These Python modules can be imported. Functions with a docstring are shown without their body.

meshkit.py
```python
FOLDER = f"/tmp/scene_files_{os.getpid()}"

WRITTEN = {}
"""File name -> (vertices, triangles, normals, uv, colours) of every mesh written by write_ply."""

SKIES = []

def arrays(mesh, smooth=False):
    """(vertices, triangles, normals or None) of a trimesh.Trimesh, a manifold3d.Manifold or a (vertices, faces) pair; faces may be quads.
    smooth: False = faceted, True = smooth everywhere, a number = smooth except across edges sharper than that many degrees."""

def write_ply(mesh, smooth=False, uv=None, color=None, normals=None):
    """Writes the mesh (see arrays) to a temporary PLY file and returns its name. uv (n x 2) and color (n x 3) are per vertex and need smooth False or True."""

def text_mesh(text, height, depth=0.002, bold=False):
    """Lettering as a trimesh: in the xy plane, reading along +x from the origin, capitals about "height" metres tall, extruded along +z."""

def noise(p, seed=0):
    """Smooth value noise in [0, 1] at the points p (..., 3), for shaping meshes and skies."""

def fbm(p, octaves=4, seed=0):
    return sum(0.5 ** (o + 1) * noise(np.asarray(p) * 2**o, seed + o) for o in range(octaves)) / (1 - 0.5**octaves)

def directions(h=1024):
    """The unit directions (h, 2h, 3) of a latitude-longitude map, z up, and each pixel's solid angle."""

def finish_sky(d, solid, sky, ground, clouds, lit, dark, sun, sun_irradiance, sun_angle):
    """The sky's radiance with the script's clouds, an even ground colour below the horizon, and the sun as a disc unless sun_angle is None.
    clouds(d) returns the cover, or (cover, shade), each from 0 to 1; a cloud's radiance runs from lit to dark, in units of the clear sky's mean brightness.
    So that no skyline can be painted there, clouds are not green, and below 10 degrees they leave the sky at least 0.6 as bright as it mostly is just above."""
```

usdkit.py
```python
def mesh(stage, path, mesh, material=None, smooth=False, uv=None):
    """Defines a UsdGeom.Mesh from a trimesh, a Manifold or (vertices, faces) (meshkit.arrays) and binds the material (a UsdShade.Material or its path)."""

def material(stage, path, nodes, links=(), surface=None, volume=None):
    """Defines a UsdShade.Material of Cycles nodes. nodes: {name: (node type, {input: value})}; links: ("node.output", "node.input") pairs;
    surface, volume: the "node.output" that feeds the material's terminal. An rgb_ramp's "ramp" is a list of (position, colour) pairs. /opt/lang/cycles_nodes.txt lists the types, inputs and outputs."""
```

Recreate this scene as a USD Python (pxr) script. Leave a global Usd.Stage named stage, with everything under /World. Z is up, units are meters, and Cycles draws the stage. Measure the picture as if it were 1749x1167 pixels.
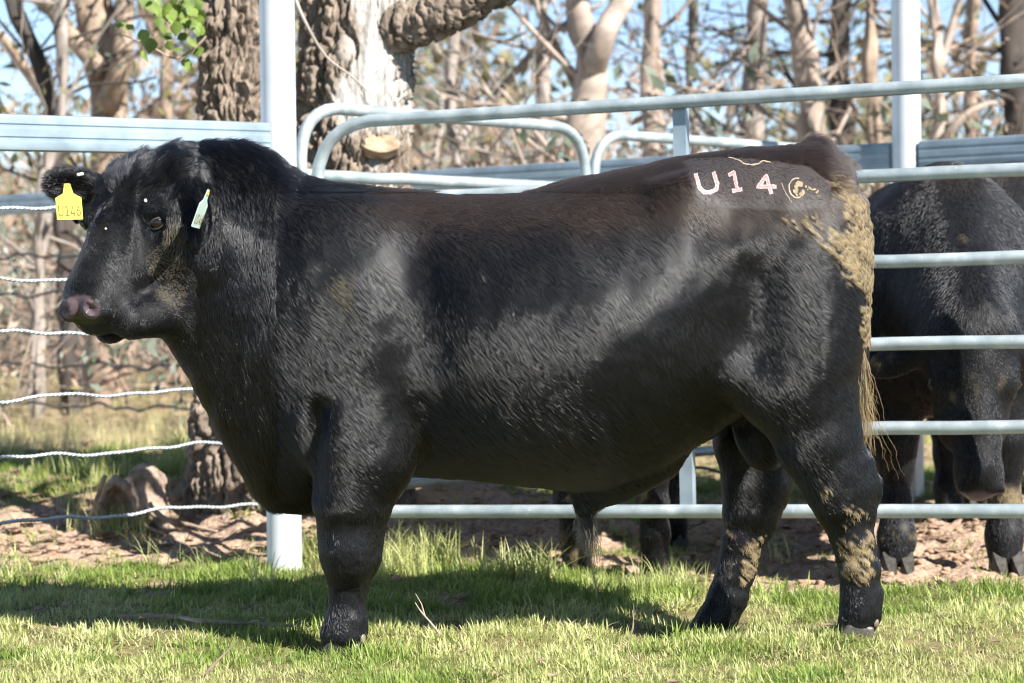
import math, random
import numpy as np, trimesh, usdkit, meshkit
from pxr import Usd, UsdGeom, UsdLux, UsdShade, Gf, Sdf, Vt
from scipy.interpolate import PchipInterpolator
from scipy.spatial import cKDTree

stage = Usd.Stage.CreateInMemory()
UsdGeom.SetStageUpAxis(stage, UsdGeom.Tokens.z)
UsdGeom.SetStageMetersPerUnit(stage, 1.0)
world = UsdGeom.Xform.Define(stage, '/World')
stage.SetDefaultPrim(world.GetPrim())
PI = math.pi

# ------------------------------------------------------------------ camera
FPX, CX, CY, HOR = 3724.0, 874.5, 583.5, 520.0
CAM = np.array([0.0, -5.6, 0.863])
PITCH, ROLL = math.atan((CY - HOR) / FPX), math.radians(0.7)
FW = np.array([0, math.cos(PITCH), -math.sin(PITCH)])
U0 = np.array([0, math.sin(PITCH), math.cos(PITCH)])
R0 = np.array([1.0, 0, 0])
RT = math.cos(ROLL) * R0 - math.sin(ROLL) * U0
UP = math.sin(ROLL) * R0 + math.cos(ROLL) * U0
cam = UsdGeom.Camera.Define(stage, '/World/camera')
APER = 36.0
cam.CreateHorizontalApertureAttr(APER)
cam.CreateVerticalApertureAttr(APER * 683 / 1024)
cam.CreateFocalLengthAttr(APER * FPX / 1749)
cam.CreateClippingRangeAttr(Gf.Vec2f(0.1, 2000))
cam.CreateFStopAttr(4.3)
cam.CreateFocusDistanceAttr(5.35)
cam.CreateExposureAttr(1.5)
M = np.eye(4); M[0, :3], M[1, :3], M[2, :3], M[3, :3] = RT, UP, -FW, CAM
UsdGeom.Xformable(cam).AddTransformOp().Set(Gf.Matrix4d(*M.ravel().tolist()))

# ------------------------------------------------------------------ sky and sun
SUN_EL, SUN_AZ = math.radians(38), math.radians(45)
SUN = np.array([math.sin(SUN_AZ) * math.cos(SUN_EL), -math.cos(SUN_AZ) * math.cos(SUN_EL), math.sin(SUN_EL)])
sky = UsdLux.DomeLight.Define(stage, '/World/sky')
sky_mat = usdkit.material(stage, '/World/Looks/sky', {
    's': ('sky_texture', {'sky_type': 'single_scattering', 'sun_disc': False, 'sun_elevation': SUN_EL, 'sun_rotation': math.atan2(SUN[0], SUN[1]), 'air_density': 1.0, 'aerosol_density': 0.05, 'altitude': 2500.0}),
    'b': ('background_shader', {'strength': 0.072})}, [('s.color', 'b.color')], surface='b.background')
UsdShade.MaterialBindingAPI.Apply(sky.GetPrim()).Bind(sky_mat)
sun = UsdLux.DistantLight.Define(stage, '/World/sun')
sun.CreateIntensityAttr(1.25); sun.CreateAngleAttr(0.53); sun.CreateColorAttr(Gf.Vec3f(1.0, 0.965, 0.915))
sun.GetPrim().CreateAttribute('inputs:normalize', Sdf.ValueTypeNames.Bool).Set(True)
zc = SUN; xc = np.cross([0, 0, 1.0], zc); xc /= np.linalg.norm(xc); yc_ = np.cross(zc, xc)
M = np.eye(4); M[0, :3], M[1, :3], M[2, :3] = xc, yc_, zc
UsdGeom.Xformable(sun).AddTransformOp().Set(Gf.Matrix4d(*M.ravel().tolist()))


def W(px, py, y):
    """The point of the vertical plane at depth y that lies along the measured direction (px, py)."""
    ray = FW * FPX + RT * (px - CX) + UP * (CY - py)
    return CAM + ray * ((y - CAM[1]) / ray[1])


def G(px, py, z=0.0):
    ray = FW * FPX + RT * (px - CX) + UP * (CY - py)
    return CAM + ray * ((z - CAM[2]) / ray[2])


# ------------------------------------------------------------------ helpers
BASE = {}
USED = {}


def path_of(name, parent='/World'):
    k = (str(parent), name)
    n = USED.get(k, 0); USED[k] = n + 1
    return f'{parent}/{name}' + (f'_{n:03d}' if n else '')


def tag(prim, label=None, cat=None, group=None, kind=None):
    for k, v in (('label', label), ('category', cat), ('group', group), ('kind', kind)):
        if v:
            prim.SetCustomDataByKey(k, v)
    return prim


def thing(name, label, cat, loc=(0, 0, 0), group=None, kind=None):
    p = path_of(name)
    x = UsdGeom.Xform.Define(stage, p); x.AddTranslateOp().Set(Gf.Vec3d(*map(float, loc)))
    BASE[p] = np.array(loc, float)
    return tag(x.GetPrim(), label, cat, group, kind)


def part(name, mesh, mat, parent=None, smooth=30, label=None):
    pp = str(parent.GetPath()) if parent is not None else '/World'
    p = path_of(name, pp)
    off = BASE.get(pp, np.zeros(3)); BASE[p] = off
    if isinstance(mesh, (tuple, list)):
        v, f = mesh
        mesh = trimesh.Trimesh(np.asarray(v, float), np.asarray(f) if np.asarray(f).shape[1] == 3 else np.vstack([np.asarray(f)[:, [0, 1, 2]], np.asarray(f)[:, [0, 2, 3]]]), process=False)
    mesh = mesh.copy(); mesh.apply_translation(-off)
    m = usdkit.mesh(stage, p, mesh, mat, smooth=smooth)
    if label:
        m.GetPrim().SetCustomDataByKey('label', label)
    return m.GetPrim()


def copy_of(src, name, label, loc, rotz=0.0, scale=1.0, group=None):
    x = UsdGeom.Xform.Define(stage, path_of(name))
    x.AddTranslateOp().Set(Gf.Vec3d(*map(float, loc))); x.AddRotateZOp().Set(math.degrees(rotz))
    s = scale if np.ndim(scale) else (scale,) * 3
    x.AddScaleOp().Set(Gf.Vec3f(*map(float, s)))
    p = x.GetPrim()
    p.GetReferences().AddInternalReference(src.GetPath()); p.SetInstanceable(True)
    was = src.GetCustomData()
    return tag(p, label, was.get('category'), group or was.get('group'))


def curves(name, pts, per, width, mat, parent, kind='stuff', label=None):
    """Strands: pts (n, per, 3); width (n, per) or a number."""
    pp = str(parent.GetPath()); p = path_of(name, pp)
    off = BASE.get(pp, np.zeros(3))
    c = UsdGeom.BasisCurves.Define(stage, p)
    n = len(pts)
    c.CreateTypeAttr('linear')
    c.CreatePointsAttr(Vt.Vec3fArray.FromNumpy((pts.reshape(-1, 3) - off).astype(np.float32)))
    c.CreateCurveVertexCountsAttr(Vt.IntArray.FromNumpy(np.full(n, per, np.int32)))
    w = np.broadcast_to(np.asarray(width, np.float32), (n, per)) if np.ndim(width) else np.full((n, per), width, np.float32)
    c.CreateWidthsAttr(Vt.FloatArray.FromNumpy(np.ascontiguousarray(w).ravel().astype(np.float32)))
    c.SetWidthsInterpolation('vertex')
    UsdShade.MaterialBindingAPI.Apply(c.GetPrim()).Bind(mat)
    return tag(c.GetPrim(), label=label, kind=kind)


def tube(pts, rad, n=8, cap=True, closed=False):
    """A tube along pts with radius rad (number or list), parallel transported."""
    pts = np.asarray(pts, float); m = len(pts)
    rad = np.broadcast_to(np.asarray(rad, float), (m,))
    t = np.gradient(pts, axis=0); t /= np.linalg.norm(t, axis=1, keepdims=True) + 1e-12
    a = np.array([0, 0, 1.0]) if abs(t[0][2]) < 0.9 else np.array([1.0, 0, 0])
    u = np.cross(a, t[0]); u /= np.linalg.norm(u)
    ang = np.linspace(0, 2 * PI, n, endpoint=False)
    V = []
    for i in range(m):
        u = u - t[i] * np.dot(u, t[i]); u /= np.linalg.norm(u) + 1e-12
        w = np.cross(t[i], u)
        V.append(pts[i] + rad[i] * (np.cos(ang)[:, None] * u + np.sin(ang)[:, None] * w))
    V = np.vstack(V)
    i, j = np.meshgrid(np.arange(m - 1), np.arange(n), indexing='ij'); j2 = (j + 1) % n
    q = np.stack([i * n + j, i * n + j2, (i + 1) * n + j2, (i + 1) * n + j], -1).reshape(-1, 4)
    F = np.vstack([q[:, [0, 1, 2]], q[:, [0, 2, 3]]])
    if cap:
        V = np.vstack([V, pts[:1], pts[-1:]]); k = np.arange(n)
        F = np.vstack([F, np.stack([np.full(n, m * n), (k + 1) % n, k], 1), np.stack([np.full(n, m * n + 1), (m - 1) * n + k, (m - 1) * n + (k + 1) % n], 1)])
    return trimesh.Trimesh(V, F, process=False)


def cat(ms):
    return trimesh.util.concatenate(ms)


def smoothpath(pts, n):
    pts = np.asarray(pts, float)
    s = np.r_[0, np.cumsum(np.linalg.norm(np.diff(pts, axis=0), axis=1))]
    return PchipInterpolator(s, pts)(np.linspace(0, s[-1], n))


def mat(name, nodes, links, surface='p.BSDF'):
    return usdkit.material(stage, f'/World/Looks/{name}', nodes, links, surface=surface)


def plain(name, col, rough=0.6, metallic=0.0, var=0.25, scale=30.0, spec=0.5, bump=0.0):
    """One colour broken by noise."""
    lo = [c * (1 - var) for c in col]; hi = [c * (1 + var) for c in col]
    nodes = {'g': ('geometry', {}), 'n': ('noise_texture', {'scale': scale, 'detail': 4.0}), 'r': ('rgb_ramp', {'ramp': [(0.3, lo), (0.7, hi)]}),
             'p': ('principled_bsdf', {'roughness': rough, 'metallic': metallic, 'specular_ior_level': spec})}
    links = [('g.position', 'n.vector'), ('n.fac', 'r.fac'), ('r.color', 'p.base_color')]
    if bump:
        nodes['b'] = ('bump', {'strength': bump, 'distance': 0.01}); links += [('n.fac', 'b.height'), ('b.normal', 'p.normal')]
    return mat(name, nodes, links)


# ------------------------------------------------------------------ implicit bodies
class Field:
    def __init__(s, lo, hi, h):
        s.lo, s.h = np.array(lo, float), h
        s.n = np.ceil((np.array(hi) - s.lo) / h).astype(int) + 1
        s.F = np.full(s.n, 1.0, np.float32)

    def axes(s, a, b):
        return [s.lo[k] + s.h * np.arange(a[k], b[k]) for k in range(3)]

    def window(s, lo, hi):
        a = np.clip(np.floor((np.array(lo) - s.lo) / s.h).astype(int), 0, s.n); b = np.clip(np.ceil((np.array(hi) - s.lo) / s.h).astype(int) + 1, 0, s.n)
        return a, b

    def blend(s, a, b, d, k, sub=False):
        sl = tuple(slice(a[i], b[i]) for i in range(3))
        A = s.F[sl]; d = d.astype(np.float32)
        if sub:
            h = np.clip(0.5 - 0.5 * (A + d) / k, 0, 1); s.F[sl] = A * (1 - h) + (-d) * h + k * h * (1 - h)
        else:
            h = np.clip(0.5 + 0.5 * (A - d) / k, 0, 1); s.F[sl] = A * (1 - h) + d * h - k * h * (1 - h)

    def cone(s, p, q, r1, r2, k=0.03, ys=1.0, sub=False):
        """Round cone from p to q; ys squeezes (<1) or widens (>1) it along y."""
        p, q = np.array(p, float), np.array(q, float)
        m = max(r1, r2) * max(1, ys) + 2.5 * k
        a, b = s.window(np.minimum(p, q) - m, np.maximum(p, q) + m)
        if (b <= a).any(): return
        X, Y, Z = np.meshgrid(*s.axes(a, b), indexing='ij', sparse=True)
        S = np.array([1, 1 / ys, 1]); d = (q - p) * S
        dx, dy, dz = X - p[0], (Y - p[1]) / ys, Z - p[2]
        t = np.clip((dx * d[0] + dy * d[1] + dz * d[2]) / max((d * d).sum(), 1e-9), 0, 1)
        D = np.sqrt((dx - t * d[0]) ** 2 + (dy - t * d[1]) ** 2 + (dz - t * d[2]) ** 2) - (r1 + (r2 - r1) * t)
        s.blend(a, b, D * min(1, ys), k, sub)

    def chain(s, pts, k=0.03, ys=1.0):
        for (p, r), (q, r2) in zip(pts[:-1], pts[1:]):
            s.cone(p, q, r, r2, k, ys)

    def ell(s, c, rad, k=0.04, R=None, sub=False):
        """Ellipsoid; R rows = its axes."""
        c, rad = np.array(c, float), np.array(rad, float); R = np.eye(3) if R is None else np.array(R)
        m = rad.max() + 2.5 * k
        a, b = s.window(c - m, c + m)
        if (b <= a).any(): return
        X, Y, Z = np.meshgrid(*s.axes(a, b), indexing='ij', sparse=True)
        dx, dy, dz = X - c[0], Y - c[1], Z - c[2]
        L = [R[i][0] * dx + R[i][1] * dy + R[i][2] * dz for i in range(3)]
        k0 = np.sqrt(sum((L[i] / rad[i]) ** 2 for i in range(3))); k1 = np.sqrt(sum((L[i] / rad[i] ** 2) ** 2 for i in range(3)))
        s.blend(a, b, k0 * (k0 - 1) / np.maximum(k1, 1e-6), k, sub)

    def loft(s, x, top, bot, w, yc, p=2.3, k=0.03, low=None):
        """Body of superellipse sections: arrays over stations x; low narrows the lower half."""
        X, Y, Z = s.axes((0, 0, 0), s.n)
        f = [PchipInterpolator(x, q)(np.clip(X, x[0], x[-1])) for q in (top, bot, w, yc)]
        T, B, Wd, C = f
        zc, hh = (T + B) / 2, np.maximum((T - B) / 2, 1e-3)
        lw = PchipInterpolator(x, low)(np.clip(X, x[0], x[-1])) if low is not None else np.zeros_like(X)
        t = (Z[None, None, :] - zc[:, None, None]) / hh[:, None, None]
        wz = np.maximum(Wd[:, None, None], 1e-3) * (1 - lw[:, None, None] * np.clip(-t, -0.6, 1.2))
        g = (np.abs((Y[None, :, None] - C[:, None, None]) / wz) ** p + np.abs(t) ** p) ** (1 / p) - 1
        over = np.maximum(x[0] - X, X - x[-1]); g = g + np.clip(over, 0, None)[:, None, None] * 80
        gr = np.gradient(g, s.h); n = np.sqrt(gr[0] ** 2 + gr[1] ** 2 + gr[2] ** 2)
        s.blend((0, 0, 0), s.n, np.clip(g / np.maximum(n, 0.8), -0.5, 0.5), k)

    def mesh(s):
        F = s.F; ins = F < 0
        nx, ny, nz = F.shape
        cnt = np.zeros((nx - 1, ny - 1, nz - 1), np.int8)
        for dx in (0, 1):
            for dy in (0, 1):
                for dz in (0, 1):
                    cnt += ins[dx:nx - 1 + dx, dy:ny - 1 + dy, dz:nz - 1 + dz]
        C = np.argwhere((cnt > 0) & (cnt < 8))
        idx = -np.ones(cnt.shape, np.int64); idx[tuple(C.T)] = np.arange(len(C))
        acc, num = np.zeros((len(C), 3)), np.zeros(len(C))
        corners = [(a, b, c) for a in (0, 1) for b in (0, 1) for c in (0, 1)]
        for i in range(8):
            for j in range(i + 1, 8):
                e = np.array(corners[j]) - corners[i]
                if np.abs(e).sum() != 1: continue
                A = F[tuple((C + corners[i]).T)].astype(float); B = F[tuple((C + corners[j]).T)].astype(float)
                m = (A < 0) != (B < 0); t = A[m] / (A[m] - B[m])
                acc[m] += np.array(corners[i]) + t[:, None] * e; num[m] += 1
        V = s.lo + s.h * (C + acc / num[:, None])
        faces = []
        for ax in range(3):
            sl0 = [slice(1, -1)] * 3; sl0[ax] = slice(0, -1); sl1 = list(sl0); sl1[ax] = slice(1, None)
            a, b = ins[tuple(sl0)], ins[tuple(sl1)]
            E = np.argwhere(a != b); flip = b[tuple(E.T)]
            off = np.ones(3, int); off[ax] = 0; E = E + off
            u, v = (ax + 1) % 3, (ax + 2) % 3
            q = []
            for du, dv in ((-1, -1), (0, -1), (0, 0), (-1, 0)):
                c = E.copy(); c[:, u] += du; c[:, v] += dv; q.append(idx[tuple(c.T)])
            q = np.stack(q, 1); q[flip] = q[flip][:, ::-1]
            faces.append(q)
        Q = np.vstack(faces)
        m = trimesh.Trimesh(V, np.vstack([Q[:, [0, 1, 2]], Q[:, [0, 2, 3]]]), process=False)
        comp = trimesh.graph.connected_components(m.edges, min_len=1)
        if len(comp) > 1:
            big = np.zeros(len(V), bool); big[max(comp, key=len)] = True
            m.update_faces(big[m.faces].all(1)); m.remove_unreferenced_vertices()
        V0 = m.vertices.copy()
        trimesh.smoothing.filter_taubin(m, lamb=0.5, nu=0.52, iterations=6)
        far = np.linalg.norm(m.vertices - V0, axis=1) > 0.9 * s.h
        m.vertices = np.where(far[:, None], V0, m.vertices)
        return m


def primvar(prim, name, values):
    UsdGeom.PrimvarsAPI(prim).CreatePrimvar(name, Sdf.ValueTypeNames.FloatArray, 'vertex').Set(Vt.FloatArray.FromNumpy(np.asarray(values, np.float32)))


def unit(a):
    a = np.asarray(a, float); return a / (np.linalg.norm(a, axis=-1, keepdims=True) + 1e-12)


def sstep(a, b, x):
    t = np.clip((x - a) / (b - a), 0, 1); return t * t * (3 - 2 * t)


def fbm(p, seed=0):
    return meshkit.fbm(np.asarray(p, float), seed=seed) if 'seed' in meshkit.fbm.__code__.co_varnames else meshkit.fbm(np.asarray(p, float) + seed * 17.3)


def project(p):
    d = np.asarray(p, float) - CAM
    z = d @ FW
    return np.stack([CX + FPX * (d @ RT) / z, CY - FPX * (d @ UP) / z], -1)


# ------------------------------------------------------------------ the ground
def hgt(x, y):
    x, y = np.asarray(x, float), np.asarray(y, float)
    p = np.stack([x, y, 0 * x], -1)
    left = sstep(.25, -.55, x)
    z = .20 * sstep(1.85, 3.3, y + .35 * (fbm(p * .9, seed=41) - .5)) * (.35 + .65 * left)
    z = z + .10 * sstep(5, 16, y) + .25 * sstep(16, 40, y)
    z = z - .055 * sstep(.7, 1.5, y) * sstep(4.0, 2.6, y) * sstep(-.1, .7, x)
    for (ax, ay, az, r) in ((.86, -.2, .022, .22), (.5, .2, -.035, .22), (-.42, -.21, -.012, .25)):
        z = z + az * np.exp(-((x - ax) ** 2 + (y - ay) ** 2) / r ** 2)
    near = sstep(14, 6, y)
    z = z + near * (.05 * (fbm(p * 1.6, seed=42) - .5) + .022 * (fbm(p * 6, seed=43) - .5))
    dirt = zones(x, y)[0]
    z = z + dirt * near * (.07 * (fbm(p * 9, seed=44) - .45) + .03 * (fbm(p * 24, seed=45) - .5))
    # the hollow under the roots
    z = z - .16 * np.exp(-(((x + 1.30) / .10) ** 2 + ((y - 2.55) / .14) ** 2)) + .05 * np.exp(-(((x + 1.28) / .22) ** 2 + ((y - 2.80) / .16) ** 2))
    return z


def zones(x, y):
    """Bare earth, dry litter, long dry grass: 0 to 1."""
    p = np.stack([x, y, 0 * x], -1)
    n = fbm(p * 1.7, seed=51); n2 = fbm(p * 5.5, seed=52)
    bank = sstep(1.72, 1.95, y + .5 * (n - .5)) * sstep(2.95, 2.55, y + .5 * (n2 - .5)) * sstep(-.35, -.65, x + .5 * (n - .5))
    mid = sstep(.50, .62, .55 * n2 + .45 * n + .16 * sstep(1.3, 1.9, y) * sstep(3.4, 2.6, y) - .25 * sstep(1.5, 1.1, y)) * sstep(-.9, -.5, x) * sstep(.9, .5, x) * sstep(3.6, 3.0, y) * sstep(1.2, 1.5, y)
    pen = sstep(.78, 1.0, y + .3 * (n - .5)) * sstep(3.6, 2.9, y + .6 * (n - .5)) * sstep(.45, .75, x + .4 * (n - .5))
    dirt = np.clip(np.maximum.reduce([bank, mid, pen]), 0, 1)
    spots = sstep(.63, .72, n2) * .6 * sstep(.3, .8, y)
    litter = sstep(3.6, 4.9, y + 2.2 * (n - .5) + 1.2 * sstep(.2, -.6, x))
    return np.maximum(dirt, spots), litter, n


def axis(lo, hi, flo, fhi, fine, coarse_n):
    a = np.arange(flo, fhi, fine)
    l = flo - np.geomspace(fine, flo - lo, coarse_n)[::-1]; r = fhi + np.geomspace(fine, hi - fhi, coarse_n)
    return np.r_[l, a, r]


xs, ys = axis(-400, 400, -2.2, 2.4, .022, 30), axis(-60, 900, -1.1, 4.2, .022, 60)
gx, gy = np.meshgrid(xs, ys, indexing='ij')
gz = hgt(gx.ravel(), gy.ravel())
i, j = np.meshgrid(np.arange(len(xs) - 1), np.arange(len(ys) - 1), indexing='ij'); k = len(ys)
quads = np.stack([i * k + j, (i + 1) * k + j, (i + 1) * k + j + 1, i * k + j + 1], -1).reshape(-1, 4)
SOIL = mat('soil', {'g': ('geometry', {}), 'd': ('attribute', {'attribute': 'dirt'}), 'l': ('attribute', {'attribute': 'litter'}),
                    'n': ('noise_texture', {'scale': 7.0, 'detail': 6.0}), 'n2': ('noise_texture', {'scale': 60.0, 'detail': 5.0}), 'n3': ('noise_texture', {'scale': 2.2, 'detail': 4.0}),
                    'rg': ('rgb_ramp', {'ramp': [(0.3, (0.07, 0.065, 0.025)), (0.7, (0.22, 0.185, 0.085))]}),
                    'rd': ('rgb_ramp', {'ramp': [(0.25, (0.17, 0.115, 0.08)), (0.5, (0.31, 0.215, 0.15)), (0.75, (0.43, 0.32, 0.24))]}),
                    'rl': ('rgb_ramp', {'ramp': [(0.3, (0.16, 0.11, 0.07)), (0.55, (0.34, 0.25, 0.155)), (0.75, (0.24, 0.22, 0.09))]}),
                    'm1': ('mix', {}), 'm2': ('mix', {}), 'b': ('bump', {'strength': 0.6, 'distance': 0.02}), 'p': ('principled_bsdf', {'roughness': 0.95, 'specular_ior_level': 0.15})},
           [('g.position', 'n.vector'), ('g.position', 'n2.vector'), ('g.position', 'n3.vector'), ('n.fac', 'rg.fac'), ('n2.fac', 'rd.fac'), ('n3.fac', 'rl.fac'), ('rg.color', 'm1.color1'), ('rd.color', 'm1.color2'), ('d.fac', 'm1.fac'),
            ('m1.color', 'm2.color1'), ('rl.color', 'm2.color2'), ('l.fac', 'm2.fac'), ('m2.color', 'p.base_color'), ('n2.fac', 'b.height'), ('b.normal', 'p.normal')])
gp = part('ground', (np.stack([gx.ravel(), gy.ravel(), gz], 1), quads), SOIL, smooth=True)
tag(gp, kind='structure')
zd, zl, _ = zones(gx.ravel(), gy.ravel())
primvar(gp, 'dirt', zd); primvar(gp, 'litter', zl)

# ------------------------------------------------------------------ galvanised steel
GALV = mat('galvanised_steel', {'g': ('geometry', {}), 'n': ('noise_texture', {'scale': 14.0, 'detail': 5.0}), 'n2': ('noise_texture', {'scale': 90.0, 'detail': 4.0, 'roughness': 0.7}), 'v': ('voronoi_texture', {'scale': 55.0}),
                                'r': ('rgb_ramp', {'ramp': [(0.3, (0.25, 0.30, 0.31)), (0.6, (0.36, 0.41, 0.42)), (0.72, (0.46, 0.50, 0.51))]}), 'sp': ('rgb_ramp', {'ramp': [(0.64, (0, 0, 0)), (0.70, (1, 1, 1))]}),
                                'm': ('mix', {'color2': (0.58, 0.61, 0.61)}), 'rr': ('map_range', {'from_min': 0.3, 'from_max': 0.7, 'to_min': 0.34, 'to_max': 0.55}), 'b': ('bump', {'strength': 0.12, 'distance': 0.004}),
                                'p': ('principled_bsdf', {'metallic': 0.35, 'specular_ior_level': 0.5})},
           [('g.position', 'n.vector'), ('g.position', 'n2.vector'), ('n.fac', 'r.fac'), ('n2.fac', 'sp.fac'), ('r.color', 'm.color1'), ('sp.color', 'm.fac'), ('m.color', 'p.base_color'), ('n.fac', 'rr.value'), ('rr.result', 'p.roughness'), ('n2.fac', 'b.height'), ('b.normal', 'p.normal')])
RAILM = plain('galvanised_rail', (0.27, 0.34, 0.39), 0.40, metallic=0.4, var=0.22, scale=9)
POSTM = plain('galvanised_post', (0.50, 0.53, 0.56), 0.42, metallic=0.15, var=0.07, scale=6)
CABLEM = plain('bright_cable', (0.40, 0.43, 0.44), 0.4, metallic=0.5, var=0.15, scale=120)
CABLED = plain('weathered_cable', (0.075, 0.08, 0.085), 0.5, metallic=0.4, var=0.25, scale=90)


class Vert:
    """The vertical plane through two measured directions at two depths."""
    def __init__(s, pxa, ya, pxb, yb):
        s.a, s.b = W(pxa, 520, ya), W(pxb, 520, yb)
        d = s.b - s.a; d[2] = 0; s.d = unit(d); s.n = np.array([-s.d[1], s.d[0], 0])

    def __call__(s, px, py):
        ray = FW * FPX + RT * (px - CX) + UP * (CY - py)
        return CAM + ray * (((s.a - CAM) @ s.n) / (ray @ s.n))

    def at(s, px, z):
        p = s(px, 520); p[2] = z; return p


def rounded(pts, r, n=7):
    """Polyline with arc corners of radius r."""
    pts = [np.array(p, float) for p in pts]; out = [pts[0]]
    for a, b, c in zip(pts[:-2], pts[1:-1], pts[2:]):
        u, v = unit(a - b), unit(c - b); rr = min(r, .48 * np.linalg.norm(a - b), .48 * np.linalg.norm(c - b))
        p0, p1 = b + u * rr, b + v * rr
        for t in np.linspace(0, 1, n):
            out.append((1 - t) ** 2 * p0 + 2 * t * (1 - t) * (b * .87 + .13 * (p0 + p1) / 2) + t * t * p1)
    return np.array(out + [pts[-1]])


def weld(p, r, rng):
    m = trimesh.creation.icosphere(2, r); m.vertices *= 1 + .18 * rng.standard_normal(m.vertices.shape) * .4; m.apply_translation(p); return m


def tube_gate(name, label, catg, P, top_l, top_r, rails, bot_l, bot_r, uprights, rad, corner, seed, group=None):
    """P the plane; corners and rails as 3-D points."""
    rng = np.random.default_rng(seed)
    base = (bot_l + bot_r) / 2; base = np.array([base[0], base[1], 0])
    t = thing(name, label, catg, base, group=group)
    mid = (bot_l + bot_r) / 2
    loop = rounded([mid, bot_l, top_l, top_r, bot_r, mid], corner)
    dense = [loop[0]]
    for a, b in zip(loop[:-1], loop[1:]):
        L = np.linalg.norm(b - a); k2 = max(1, int(L / .25))
        dense += [a + (b - a) * s for s in np.linspace(0, 1, k2 + 1)[1:]]
    part('frame_tube', tube(np.array(dense), rad, 20, cap=False), GALV, t, smooth=40)
    for a, b in rails:
        u = unit(b - a)
        part('rail', tube(np.linspace(a + u * rad * .6, b - u * rad * .6, 14) + rng.normal(0, .0012, (14, 1)) * np.array([0, 0, 1]), rad * .97, 18), GALV, t, smooth=40)
    for a, b in uprights:
        w = .0205; d, nn = P.d, P.n
        bx = trimesh.creation.box((2 * w, 2 * w, np.linalg.norm(b - a)))
        Mx = np.eye(4); Mx[:3, 0] = d; Mx[:3, 1] = nn; Mx[:3, 2] = unit(b - a); Mx[:3, 3] = (a + b) / 2 + nn * (rad + w * .75)
        bx.apply_transform(Mx)
        part('upright', bx, RAILM, t, smooth=False)
        for a2, b2 in rails + [(bot_l, bot_r), (top_l, top_r)]:
            k2 = ((a + b) / 2 - a2) @ P.d / ((b2 - a2) @ P.d)
            if 0 < k2 < 1:
                q = a2 + (b2 - a2) * k2
                for s in (-.9, .9):
                    part('weld', weld(q + d * s * w + nn * rad * .8, .006, rng), GALV, t, smooth=True)
    return t


PG = Vert(540, 1.6, 1749, .82)
rails = [(PG(541, 345), PG(1862, 284)), (PG(541, 472), PG(1862, 436)), (PG(541, 606), PG(1862, 581)), (PG(541, 739), PG(1862, 729))]
tube_gate('steel_gate', 'galvanised six rail tube gate with rounded corners right behind the branded bull', 'gate', PG, PG(541, 212), PG(1862, 131), rails, PG(541, 874), PG(1862, 873), [(PG(1170, 872), PG(1157, 178))], .0212, .19, 1)

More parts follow.
